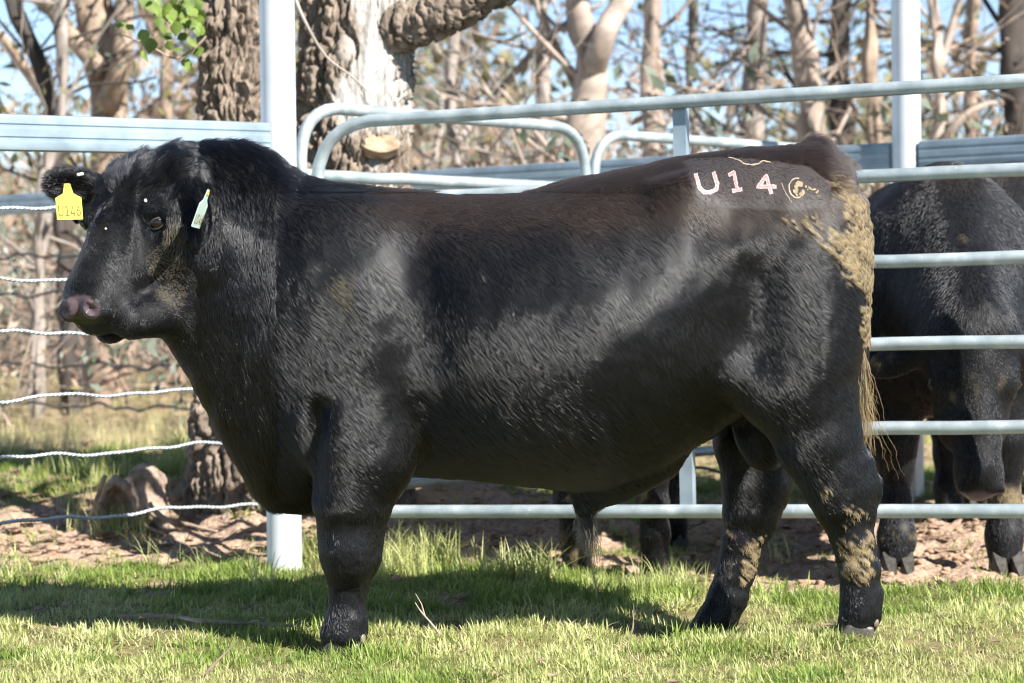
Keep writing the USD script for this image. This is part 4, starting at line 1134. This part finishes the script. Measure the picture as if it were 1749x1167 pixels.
def main_bull():
    from shapely.geometry import LineString, Polygon, Point
    from shapely import contains_xy
    from shapely.ops import unary_union
    rng = np.random.default_rng(11)
    F, m = build_bull()
    t = thing('bull', 'big black bull side on before the gate, branded rump, yellow tag in one ear', 'bull', (0, 0, 0))
    V = m.vertices
    px = project(V)

    def blobs(P, items):
        out = np.zeros(len(P))
        for (a, b, r, s) in items:
            h = first_hit(F, a, b)
            if h is None: h = W(a, b, 0)
            out = np.maximum(out, s * np.exp(-(((P - h) / r) ** 2).sum(1)))
        return out

    MUD = [(Polygon([(1405, 285), (1440, 300), (1486, 330), (1520, 380), (1530, 440), (1530, 500), (1500, 540), (1462, 500), (1440, 470), (1410, 445), (1380, 405), (1366, 370), (1395, 362), (1425, 372), (1440, 395), (1438, 355), (1420, 318)]), 38, 1.0),
           (Polygon([(1466, 520), (1525, 520), (1525, 620), (1500, 660), (1468, 590)]), 16, .95), (Polygon([(1424, 920), (1492, 905), (1496, 985), (1470, 1005), (1436, 985)]), 26, 1.0), (Polygon([(1395, 828), (1424, 828), (1424, 850), (1402, 854)]), 11, .95),
           (Polygon([(1430, 860), (1494, 850), (1494, 905), (1432, 915)]), 30, .7), (Polygon([(1270, 925), (1308, 915), (1292, 985), (1262, 1010), (1262, 960)]), 18, .95), (Polygon([(1232, 880), (1270, 870), (1262, 980), (1222, 1035), (1228, 960)]), 26, .62),
           (Polygon([(1360, 306), (1385, 310), (1420, 330), (1400, 336)]), 8, .7), (Polygon([(1300, 350), (1420, 360), (1440, 450), (1340, 420)]), 40, .55)]

    def muddy(P):
        from shapely import distance, points
        q = project(P); out = np.zeros(len(P))
        side = np.where(q[:, 0] > 1340, (P[:, 1] < .12), 1.0)
        for pg, soft, st in MUD:
            x0, y0, x1, y1 = pg.bounds
            i = np.where((q[:, 0] > x0 - 2 * soft) & (q[:, 0] < x1 + 2 * soft) & (q[:, 1] > y0 - 2 * soft) & (q[:, 1] < y1 + 2 * soft))[0]
            pt = points(q[i]); d = np.where(contains_xy(pg, q[i, 0], q[i, 1]), distance(pg.exterior, pt), -distance(pg, pt))
            out[i] = np.maximum(out[i], st * sstep(-soft, soft, d))
        return out * side

    DUST = [(285, 450, .06, 1.0), (300, 400, .045, .9), (290, 500, .05, .9), (340, 540, .04, .35), (582, 490, .05, .8), (590, 520, .03, .7), (822, 468, .035, .45), (1380, 430, .06, .4), (250, 262, .03, .5), (1440, 470, .06, .5), (215, 350, .04, .2)]

    def masks(P):
        fine = fbm(P * 70, seed=21); mid = fbm(P * 24, seed=22)
        qq = project(P); n1 = fbm(np.stack([(qq[:, 0] * .75 + qq[:, 1] * .66) / 16, (qq[:, 1] * .75 - qq[:, 0] * .66) / 3.6, 0 * P[:, 0]], 1), seed=23)
        mud = sstep(.42, .58, muddy(P) * (-.16 + 1.15 * n1 + .55 * mid))
        dust = sstep(.25, .8, blobs(P, DUST) * (.5 + fine))
        nose_d = np.linalg.norm((P - (.5 * (NOSTRIL[0] + NOSTRIL[1]) - .006 * H_N)) @ HB.T / np.array([.042, .064, .040]), axis=1)
        nose = 1 - sstep(.86, 1.06, nose_d + (fine - .5) * .15)
        for l in (-1, 1):
            nose = nose * sstep(.009, .016, np.linalg.norm((P - NOSTRIL[(l + 1) // 2]) @ HB.T / np.array([1.2, 1.2, .9]), axis=1))
        lip_d = np.linalg.norm((P - (.5 * (NOSTRIL[0] + NOSTRIL[1]) - .044 * H_N)) @ HB.T / np.array([.042, .055, .022]), axis=1)
        lip = (1 - sstep(.8, 1.15, lip_d)) * .85
        q = project(P)
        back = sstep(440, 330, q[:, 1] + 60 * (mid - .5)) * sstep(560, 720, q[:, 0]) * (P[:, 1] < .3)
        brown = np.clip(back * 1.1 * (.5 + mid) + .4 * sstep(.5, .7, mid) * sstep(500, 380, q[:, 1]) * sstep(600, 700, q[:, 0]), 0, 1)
        return mud, dust, nose, lip, brown

    mud, dust, nose, lip, brown = masks(V)
    # caked mud stands a little proud and is broken
    m.vertices = V + m.vertex_normals * (mud * (.001 + .006 * fbm(V * 90, seed=31)))[:, None]
    qv = project(m.vertices); clip = contains_xy(Polygon(PATCH), qv[:, 0], qv[:, 1]) & (m.vertices[:, 1] < .1) & (m.vertex_normals[:, 1] < .3)
    body = part('body', m, COAT, t, smooth=True); primvar(body, 'clipped', clip * 1.0)
    primvar(body, 'mud', mud); primvar(body, 'nose', nose); primvar(body, 'lip', lip); primvar(body, 'brown', brown)

    # ---- coat
    n = 560000
    P, N, f, b = sampler(m, n, rng)
    q = project(P)
    mud, dust, nose, lip, brown = masks(P)
    head = np.linalg.norm(P - H(.2, 0, -.1), axis=1)
    inhead = (head < .36) & (q[:, 0] < 335)
    loc = (P - H_O) @ HB.T
    polld = np.linalg.norm((loc - np.array([.03, 0, -.03])) / np.array([.10, .11, .08]), axis=1)
    near = (P[:, 1] < .1)
    patch = Polygon(PATCH)
    inpatch = contains_xy(patch, q[:, 0] + 8 * (fbm(P * 60, seed=7) - .5), q[:, 1] + 6 * (fbm(P * 60, seed=6) - .5)) & near & (N[:, 1] < .3)
    k = 4.858
    cvt = lambda pts: [(1140 + a / k, 240 + b / k) for a, b in pts]
    strokes = unary_union([LineString(cvt(l)).buffer((wd + 3) / k) for lines, wd in BRAND.values() for l in lines] + [LineString(cvt([(1075 + 66 * math.cos(a), 395 + 80 * math.sin(a)) for a in np.linspace(-2.0, 3.6, 26)])).buffer(9 / k)])
    onbrand = inpatch & contains_xy(strokes, q[:, 0], q[:, 1])
    leg = sstep(830, 930, q[:, 1])
    L = .0115 * (1 - .3 * leg) + .003 * fbm(P * 12, seed=9)
    L = L * (1 + .75 * sstep(560, 420, q[:, 0]) * (1 - leg))
    lift = .105 * (1 + .7 * sstep(560, 420, q[:, 0]))
    D = np.stack([np.full(n, .62), np.zeros(n), np.full(n, -.78)], 1)
    D[leg > .4] = (.2, 0, -1)
    neckm = (q[:, 0] < 470) & ~inhead
    D[neckm] = (.18, 0, -1)
    rump = (q[:, 0] > 1400) & (q[:, 1] < 700)
    D[rump] = (.85, 0, -.6)
    belly = sstep(-.15, -.6, N[:, 2]) * sstep(600, 760, q[:, 1]) * (1 - leg)
    L = L * (1 + .5 * belly); lift = lift * (1 - belly) + .4 * belly
    sw = fbm(P * 7, seed=12) - .5
    ang = sw * .45 + (fbm(P * 38, seed=13) - .5) * .12
    D = np.stack([D[:, 0] * np.cos(ang) - D[:, 2] * np.sin(ang), D[:, 1], D[:, 0] * np.sin(ang) + D[:, 2] * np.cos(ang)], 1)
    if inhead.any():
        whorl = H(.13, 0, 0)
        rad = unit(P - whorl)
        Dh = np.where((loc[:, :1] > .16), -H_A * .25 + .9 * unit(rad) + np.array([.3, 0, -.3]), rad)
        a2 = (fbm(P * 22, seed=14) - .5) * 3.0
        S = np.cross(N, Dh)
        Dh = Dh * np.cos(a2)[:, None] + S * np.sin(a2)[:, None]
        D[inhead] = Dh[inhead]
        face = inhead & (loc[:, 0] > .2)
        L[inhead] = .011; L[face] = .0065
        lift[inhead] = .4
        tuft = polld < 1.1
        L[tuft] = .016 + .016 * fbm(P[tuft] * 18, seed=15); lift[tuft] = .8
    # ears are woolly at the rim
    for l, e, dirv, n2, third, ln in EARS:
        r2 = P - e; al = r2 @ dirv
        em = (al > .015) & (al < ln + .06) & (np.abs(r2 @ third) < .075) & (np.abs(r2 @ n2) < .06)
        D[em] = dirv + .9 * np.sign(r2[em] @ third)[:, None] * third * (np.abs(r2[em] @ third)[:, None] / .05); L[em] = .017; lift[em] = .5
    cheek = dust > .35
    wave = .0016 * cheek + .0007 * (q[:, 0] < 470) + .0012 * (mud > .3)
    crest = (N[:, 2] > .6) & (q[:, 1] < 330)
    L[crest] *= 1.25; lift[crest] = .55
    tailh = crest & (q[:, 0] > 1370); L[tailh] = .026; lift[tailh] = .9
    L[inpatch] = .0045; lift[inpatch] = .5
    keep = (nose < .4) & (lip < .5)
    keep &= ~((mud > .75) & (rng.random(n) < .45))
    keep &= ~(inpatch & (rng.random(n) < .55)) & ~(onbrand & (rng.random(n) < .93))
    hl = HB @ (EYEHIT - H_O)
    ed = [np.linalg.norm(P - (H_O + HB.T @ (hl * np.array([1, l, 1]))), axis=1) for l in (-1, 1)]
    keep &= (ed[0] > .021) & (ed[1] > .021)
    brown = np.where(inpatch, .12, brown)
    kind = np.zeros(n, int)
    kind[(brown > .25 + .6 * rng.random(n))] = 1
    kind[(dust > .25 + .7 * rng.random(n))] = 3
    kind[(mud > .25 + .9 * rng.random(n))] = 2
    taper = np.array([1, .95, .8, .55, .12])
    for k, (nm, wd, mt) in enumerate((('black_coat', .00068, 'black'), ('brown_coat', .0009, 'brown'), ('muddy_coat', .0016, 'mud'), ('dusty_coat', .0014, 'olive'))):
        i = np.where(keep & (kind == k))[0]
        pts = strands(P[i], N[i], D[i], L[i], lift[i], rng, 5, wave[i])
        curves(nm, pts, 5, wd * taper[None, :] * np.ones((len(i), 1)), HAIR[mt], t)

    # ---- tail switch, sheath hair, straggling hairs
    def hang(n, p0s, p1s, spread, wave, col, name, wd):
        s = np.linspace(0, 1, 14)
        out = []
        for i in range(n):
            u = rng.random()
            a = p0s[0] + (p0s[1] - p0s[0]) * u + rng.normal(0, .007, 3)
            e = p1s[0] + (p1s[1] - p1s[0]) * rng.random() + rng.normal(0, spread, 3)
            w = np.cumsum(rng.normal(0, wave, (14, 3)), 0) * np.sin(s * PI / 2)[:, None]
            out.append(a + (e - a) * s[:, None] + w + np.array([.012, -.01, 0]) * np.sin(s * PI)[:, None] * rng.random())
        out = np.array(out); curves(name, out, 14, wd * np.linspace(1, .3, 14)[None, :] * np.ones((n, 1)), col, t)
    hang(190, (W(1463, 550, -.05), W(1464, 660, -.06)), (W(1460, 680, -.08), W(1480, 770, -.07)), .011, .0042, HAIR['tan'], 'tail_switch', .0014)
    hang(150, (W(1463, 550, -.05), W(1464, 660, -.06)), (W(1460, 680, -.08), W(1474, 750, -.07)), .011, .0042, HAIR['olive'], 'tail_switch', .0013)
    hang(6, (W(1478, 680, -.04), W(1480, 700, -.04)), (W(1512, 812, -.05), W(1490, 800, -.05)), .012, .004, HAIR['tan'], 'tail_switch', .0011)
    hang(220, (W(985, 860, 0), W(1012, 866, -.01)), (W(985, 905, 0), W(1018, 965, 0)), .008, .003, HAIR['black'], 'sheath_hair', .0012)
    hang(9, (W(1000, 880, -.02), W(1010, 886, -.02)), (W(1004, 950, -.02), W(1016, 1000, -.02)), .004, .004, HAIR['olive'], 'sheath_hair', .0016)
    # belly fringe before the flank
    # ---- eyes
    tree = cKDTree(m.vertices)
    for l in (-1, 1):
        hl = HB @ (EYEHIT - H_O)
        c0 = H_O + HB.T @ (hl * np.array([1, l, 1])); _, ii = tree.query(c0); nr = m.vertex_normals[tree.query(c0, 60)[1]].mean(0); outn = unit(nr + H_L * l * .25)
        c = c0 - outn * (.0150 if l > 0 else .026)
        e = trimesh.creation.icosphere(3, .0218); e.apply_translation(c)
        eye = part('eye', e, EYE, t, smooth=True)
        ax1 = HB.T @ (HB @ (W(286, 373, -.3) - W(254, 391, -.3)) * np.array([1, l, 1])); ax1 = unit(ax1 - outn * ax1 @ outn); ax2 = np.cross(outn, ax1)
        ang = np.linspace(0, 2 * PI, 33)
        ring = np.array([c + outn * (.0158 - .007 * abs(math.cos(a)) ** 3) + ax1 * .0185 * math.cos(a) + ax2 * .0115 * math.sin(a) for a in ang])
        part('eyelid', tube(ring, .0036, 8, cap=False), LID, eye, smooth=True)

    # ---- hooves: two claws and two dewclaws each
    def hoof(px_, py_, y, fx, size=1.0, claw_mat=HORN):
        c = W(px_, py_, y)
        ms = []
        for s in (-1, 1):
            prof = [(0, 0), (.012, .004), (.03, .03)]
            o = c + np.array([0, s * .027 * size, 0])
            toe = trimesh.convex.convex_hull(np.array([o + np.array([fx * a, bb, h]) * size for a, bb, h in [(-.088, 0, -.01), (-.07, -.020, -.01), (-.07, .020, -.01), (.045, -.024, -.01), (.045, .024, -.01), (-.055, -.014, .035), (-.055, .014, .035), (-.028, -.022, .068), (-.028, .022, .068), (.05, -.021, .05), (.05, .021, .05)]]))
            toe = toe.subdivide().subdivide(); trimesh.smoothing.filter_laplacian(toe, iterations=3, volume_constraint=False)
            ms.append(toe)
        hf = part('hoof', cat(ms), claw_mat, t, smooth=True)
        for s in (-1, 1):
            d = trimesh.creation.icosphere(2, 1.0); d.vertices *= np.array([.012, .011, .015]) * size
            d.apply_translation(c + np.array([fx * .050, s * .027, .060]) * size)
            part('dewclaw', d, HORN2, hf, smooth=True)
    hoof(588, 1127, -.21, 1, .92); hoof(592, 1108, .21, 1, .9); hoof(1464, 1095, -.20, 1, .82); hoof(1208, 1106, .20, 1, .92)

    # ---- brand
    def decal(name, geom, mt, lift, label=None, cell=1.1):
        x0, y0, x1, y1 = geom.bounds
        gx, gy = np.meshgrid(np.arange(x0 - cell, x1 + 2 * cell, cell), np.arange(y0 - cell, y1 + 2 * cell, cell), indexing='ij')
        jit = 1.8 * (fbm(np.stack([gx[:-1, :-1] / 2.6, gy[:-1, :-1] / 2.6, 0 * gx[:-1, :-1] + len(geom.wkt) % 7], -1), seed=17) - .5)
        ins = contains_xy(geom, gx[:-1, :-1] + cell / 2 + jit, gy[:-1, :-1] + cell / 2 + jit[::-1]) & (fbm(np.stack([gx[:-1, :-1] / 2.5, gy[:-1, :-1] / 2.5, 0 * gx[:-1, :-1]], -1), seed=19) > .12)
        idx = -np.ones(gx.shape, int); Vv, Ff = [], []

        def vid(i, j):
            if idx[i, j] < 0:
                h = first_hit(F, gx[i, j], gy[i, j])
                idx[i, j] = len(Vv); Vv.append(h if h is not None else W(gx[i, j], gy[i, j], 0))
            return idx[i, j]
        for i, j in np.argwhere(ins):
            Ff.append((vid(i, j), vid(i, j + 1), vid(i + 1, j + 1), vid(i + 1, j)))
        Vv = np.array(Vv); dirs = unit(CAM - Vv); dirs[:, 2] += .5
        tr = cKDTree(m.vertices); _, ii = tr.query(Vv); nn = unit(m.vertex_normals[ii])
        _, jj = tr.query(Vv, 12); pr = (((m.vertices[jj] - Vv[:, None]) * nn[:, None]).sum(2)).max(1)
        Vv = Vv + nn * (np.clip(pr, -.012, .016)[:, None] + lift)
        p = part(name, (Vv, np.array(Ff)), mt, t, smooth=True, label=label)
        return p
    k = 4.858
    cv = lambda pts: [(1140 + a / k, 240 + b / k) for a, b in pts]
    for ch, (lines, wd) in BRAND.items():
        outer = unary_union([LineString(cv(l)).buffer(wd / k, cap_style='square', join_style='round') for l in lines])
        inner = unary_union([LineString(cv(l)).buffer(wd * .45 / k) for l in lines])
        decal('brand_letter' if ch == 'U' else 'brand_digit', outer, SCAR, .0008, 'pale scar of the character ' + ch, cell=.8)
        decal('brand_scab', inner, SCAB, .0016, cell=.8)
    ring = LineString(cv([(1075 + 66 * math.cos(a), 395 + 80 * math.sin(a)) for a in np.linspace(.4, 4.9, 26)])).buffer(5 / k)
    decal('brand_digit', ring, RINGS, .0008, 'muddied scar of the character 6', cell=.8)
    decal('brand_mud', unary_union([Point(1140 + (1085 + rng.normal(0, 26)) / k, 240 + (400 + rng.normal(0, 40)) / k).buffer(rng.uniform(1.2, 4)) for _ in range(16)] + [Point(1140 + (1150 + 100 * u) / k, 240 + (395 + 35 * u + rng.normal(0, 9)) / k).buffer(rng.uniform(.8, 2.2)) for u in np.linspace(0, 1, 9)]), HAIR['mud'], .0022, cell=.9)
    decal('scar_line', LineString(cv([(510, 155), (600, 185), (640, 208), (700, 212), (760, 200), (790, 175), (850, 182)])).buffer(5.5 / k), RINGS, .0012, cell=.7)
    decal('scar_line', LineString(cv([(945, 360), (985, 450), (1030, 520)])).buffer(3 / k), RINGS, .0012, cell=.6)

    # ---- ear tags
    def tag_plate(name, corner, ux, uy, w, h, mt, txt, ink, label, th):
        from shapely.geometry import Polygon as Pg
        shape = Pg([(0, 0), (w, 0), (w, h * .62), (w * .70, h * .74), (w * .60, h * 1.02), (w * .38, h * 1.02), (w * .30, h * .74), (0, h * .62)]).buffer(-.002).buffer(.004).buffer(-.002)
        pl = trimesh.creation.extrude_polygon(shape, .0025, engine='earcut')
        uz = np.cross(ux, uy); Mx = np.eye(4); Mx[:3, 0], Mx[:3, 1], Mx[:3, 2], Mx[:3, 3] = ux, uy, uz, corner
        pl.apply_transform(Mx)
        tg = thing(name, label, 'ear tag', corner)
        part('plate', pl, mt, tg, smooth=25)
        tm = meshkit.text_mesh(txt, th, .0008); sx = (w * .86) / tm.extents[0]
        tm.apply_transform(np.diag([sx, 1, 1, 1])); tm.apply_translation([w * .07 - tm.bounds[0][0], h * .10, .0024]); tm.apply_transform(Mx)
        part('lettering', tm, ink, tg, smooth=False)
        st = trimesh.creation.torus(.0048, .0016); st.apply_translation([w * .49, h * .93, .0026]); st.apply_transform(Mx)
        part('stud', st, ink if name != 'ear_tag' else TAGY2, tg)
    c0, c1, c2 = W(97, 376, -.335), W(141, 375, -.295), W(97, 336, -.330)
    ux = unit(c1 - c0); uy = c2 - c0; uy = unit(uy - ux * (uy @ ux))
    tag_plate('ear_tag', c0, ux, uy, .068, .086, TAGY, 'U146', INK, 'yellow ear tag reading U146 hanging from the far ear', .026)
    c0, c1, c2 = W(326, 387, -.44), W(338, 390, -.395), W(341, 350, -.435)
    ux = unit(c1 - c0); uy = c2 - c0; uy = unit(uy - ux * (uy @ ux))
    tag_plate('ear_tag', c0, ux, uy, .052, .094, TAGW, 'U146', INK, 'pale green ear tag hanging edge on from the near ear', .024)
    bt = trimesh.creation.capsule(.010, .004); bt.apply_transform(trimesh.transformations.rotation_matrix(PI / 2, [0, 1, .5])); bt.apply_translation(W(137, 298, -.275))
    tag(part('ear_button', bt, TAGW2, None), 'small white button fixed through the far ear above the yellow tag', 'ear button')
    for a, b2, r in ((249, 343, .0040), (181, 391, .0024)):
        h = first_hit(F, a, b2)
        if h is not None:
            s = trimesh.creation.icosphere(2, r); s.vertices *= [1, .6, 1.2]; s.apply_translation(h + np.array([0, -.004, 0])); part('seed', s, TAGW2, t)
    return t


SCAR = plain('pale_scar', (0.38, 0.28, 0.265), 0.6, var=0.35, scale=150)
SCAB = plain('pink_scab', (0.38, 0.17, 0.16), 0.6, var=0.35, scale=160)
RINGS = plain('tan_scar', (0.26, 0.20, 0.145), 0.7, var=0.25, scale=150)
TAGY = plain('yellow_tag', (0.46, 0.38, 0.04), 0.4, var=0.08, scale=60)
TAGY2 = plain('yellow_stud', (0.45, 0.38, 0.03), 0.4, var=0.08, scale=60)
TAGW = plain('pale_green_tag', (0.34, 0.43, 0.38), 0.4, var=0.08, scale=60)
TAGW2 = plain('white_button', (0.62, 0.58, 0.50), 0.4, var=0.1, scale=60)
INK = plain('tag_ink', (0.11, 0.095, 0.025), 0.7, var=0.4, scale=300)
# ------------------------------------------------------------------ the cattle in the pen
def pen_bull():
    rng = np.random.default_rng(21)
    F = Field((-.95, -.46, -.02), (1.12, .46, 1.34), .0125)
    F.ell((-.12, 0, .84), (.62, .31, .36), k=.05)
    F.ell((-.56, 0, .90), (.24, .26, .33), k=.10)
    F.ell((.30, 0, .85), (.30, .27, .38), k=.10)
    F.cone((-.6, 0, 1.10), (.30, 0, 1.12), .09, .10, k=.10)
    F.cone((.34, 0, .94), (.78, 0, .70), .25, .155, k=.07)
    F.cone((.40, 0, 1.08), (.84, 0, .76), .12, .09, k=.06)
    F.cone((.42, 0, .60), (.62, 0, .60), .13, .08, k=.08)
    A = unit([.20, 0, -.98]); L = np.array([0, 1.0, 0]); N = np.cross(A, L); N = N if N[0] > 0 else -N
    B = np.array([A, L, N]); O = np.array([.90, 0, .755])
    Hh = lambda u, l, n: O + A * u + L * l + N * n
    F.ell(Hh(.10, 0, -.09), (.13, .118, .10), k=.03, R=B)
    F.cone(Hh(.12, 0, -.08), Hh(.38, 0, -.055), .092, .062, k=.04)
    F.ell(Hh(.42, 0, -.075), (.065, .07, .06), k=.03, R=B)
    F.cone(Hh(.14, 0, -.20), Hh(.40, 0, -.13), .065, .045, k=.03)
    for s in (-1, 1):
        F.ell(Hh(.15, .082 * s, -.062), (.055, .042, .045), k=.035, R=B)
        F.ell(Hh(.21, .06 * s, -.15), (.12, .05, .09), k=.04, R=B)
        F.ell(Hh(.455, .045 * s, -.055), (.024, .026, .026), k=.012, R=B)
        F.ell(Hh(.475, .05 * s, -.058), (.026, .013, .016), k=.006, R=B, sub=True)
        d = unit([-.2, .9 * s, -.30]); F.cone(Hh(.05, .10 * s, -.1), Hh(.05, .10 * s, -.1) + d * .06, .034, .03, k=.03)
        F.ell(Hh(.05, .10 * s, -.1) + d * .12, (.09, .026, .05), k=.015, R=np.array([d, unit(np.cross(d, [0, 0, 1.0])), unit(np.cross(unit(np.cross(d, [0, 0, 1.0])), d))]))
        F.ell((.33, .17 * s, .80), (.16, .11, .28), k=.08)
        F.chain([((.38, .17 * s, .62), .105), ((.37, .165 * s, .48), .078), ((.38, .165 * s, .40), .070), ((.38, .165 * s, .33), .052), ((.385, .165 * s, .20), .044), ((.395, .165 * s, .11), .052), ((.41, .165 * s, .05), .050)], k=.035)
        F.ell((-.56, .17 * s, .75), (.17, .11, .27), k=.08)
        F.chain([((-.56, .165 * s, .66), .135), ((-.64, .16 * s, .50), .085), ((-.70, .155 * s, .40), .068), ((-.68, .155 * s, .28), .050), ((-.66, .15 * s, .17), .047), ((-.64, .15 * s, .05), .050)], k=.035)
    F.chain([((-.74, 0, 1.1), .04), ((-.82, 0, .95), .03), ((-.83, 0, .7), .022), ((-.82, 0, .45), .03)], k=.02)
    m = F.mesh(); V = m.vertices
    d = (fbm(V * np.array([5, 9, 5]), seed=101) - .5) * .022 + (fbm(V * np.array([26, 26, 6]), seed=102) - .5) * .008 * sstep(.2, .45, V[:, 0]) * sstep(.5, .7, V[:, 2])
    m.vertices = V + m.vertex_normals * d[:, None]
    q = thing('penned_bull', 'black bull lowering its head behind the gate rails near the right edge', 'bull', (0, 0, 0), group=None)
    body = part('body', m, COAT, q, smooth=True)
    z = np.zeros(len(m.vertices)); V = m.vertices
    nose = 1 - sstep(.85, 1.1, np.linalg.norm((V - Hh(.475, 0, -.075)) @ B.T / np.array([.04, .06, .045]), axis=1))
    mud = sstep(.54, .70, fbm(V * np.array([14, 14, 9]), seed=103) + .14 * sstep(.45, .2, V[:, 2]) - .14)
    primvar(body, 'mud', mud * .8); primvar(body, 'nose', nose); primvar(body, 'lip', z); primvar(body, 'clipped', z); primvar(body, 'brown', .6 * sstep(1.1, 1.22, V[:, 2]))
    n = 150000
    P, Nn, f, b = sampler(m, n, rng)
    nd = np.linalg.norm((P - Hh(.475, 0, -.075)) @ B.T / np.array([.04, .06, .045]), axis=1)
    keep = nd > 1
    md = sstep(.54, .70, fbm(P * np.array([14, 14, 9]), seed=103) + .14 * sstep(.45, .2, P[:, 2]) - .14)
    D = np.stack([np.full(n, -.30), np.zeros(n), np.full(n, -.9)], 1); D[P[:, 2] < .5] = (0, 0, -1)
    hd = np.linalg.norm(P - Hh(.2, 0, -.1), axis=1) < .30; D[hd] = A + .6 * unit(P[hd] - Hh(.1, 0, 0))
    sw = (fbm(P * 7, seed=104) - .5) * .6
    D = np.stack([D[:, 0] * np.cos(sw) - D[:, 2] * np.sin(sw), D[:, 1], D[:, 0] * np.sin(sw) + D[:, 2] * np.cos(sw)], 1)
    Ln = np.where(hd, .010, .012); Ln = np.where((P[:, 0] > .8) & (P[:, 2] > .72), .018, Ln)
    isb = (P[:, 2] > 1.15 + .25 * rng.random(n))
    ism = md > .3 + .6 * rng.random(n)
    tp = np.array([1, .9, .65, .15])
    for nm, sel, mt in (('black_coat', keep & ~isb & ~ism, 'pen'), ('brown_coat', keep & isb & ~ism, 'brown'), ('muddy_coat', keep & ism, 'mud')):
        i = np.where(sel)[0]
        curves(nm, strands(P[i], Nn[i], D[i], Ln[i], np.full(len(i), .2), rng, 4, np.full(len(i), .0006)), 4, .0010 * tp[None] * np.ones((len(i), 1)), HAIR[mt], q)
    for s in (-1, 1):
        e = trimesh.creation.icosphere(2, .022); e.apply_translation(Hh(.155, .112 * s, -.066)); part('eye', e, EYE, q, smooth=True)
        for fx, fy in ((.42, .165), (-.63, .15)):
            hv = []
            for t2 in (-1, 1):
                o = np.array([fx, fy * s + .026 * t2, 0])
                hv.append(trimesh.convex.convex_hull(np.array([o + np.array(w) for w in [(.085, 0, -.01), (.06, -.02, -.01), (.06, .02, -.01), (-.05, -.023, -.01), (-.05, .023, -.01), (.05, -.014, .035), (.05, .014, .035), (.02, -.02, .065), (.02, .02, .065), (-.05, -.02, .05), (-.05, .02, .05)]])))
            for h in hv:
                part('hoof_claw', h, HORN, q, smooth=40)
    return q


def place(prim, loc, rotz, s):
    x = UsdGeom.Xformable(prim); x.ClearXformOpOrder()
    x.AddTranslateOp().Set(Gf.Vec3d(*map(float, loc))); x.AddRotateZOp(opSuffix='turn').Set(math.degrees(rotz)); x.AddScaleOp().Set(Gf.Vec3f(s, s, s))


pb = pen_bull()
th = math.radians(-93)
def pen_loc(fx, fy, lx, s, th):
    """So that the point lx along the body stands at (fx, fy)."""
    return (fx - lx * s * math.cos(th), fy - lx * s * math.sin(th), float(hgt(fx, fy)) - .005)
place(pb, pen_loc(1.46, 1.68, .40, 1.10, th), th, 1.10)
th2 = math.radians(66)
copy_of(pb, 'penned_bull', 'black bull whose dark hind legs show below the branded belly', pen_loc(.33, 1.50, -.64, .93, th2), th2, .93)
th3 = math.radians(8)
copy_of(pb, 'penned_bull', 'brownish black bull whose back shows behind the penned one at the right edge', pen_loc(2.55, 2.95, 0, 1.10, th3), th3, 1.10)
main_bull()
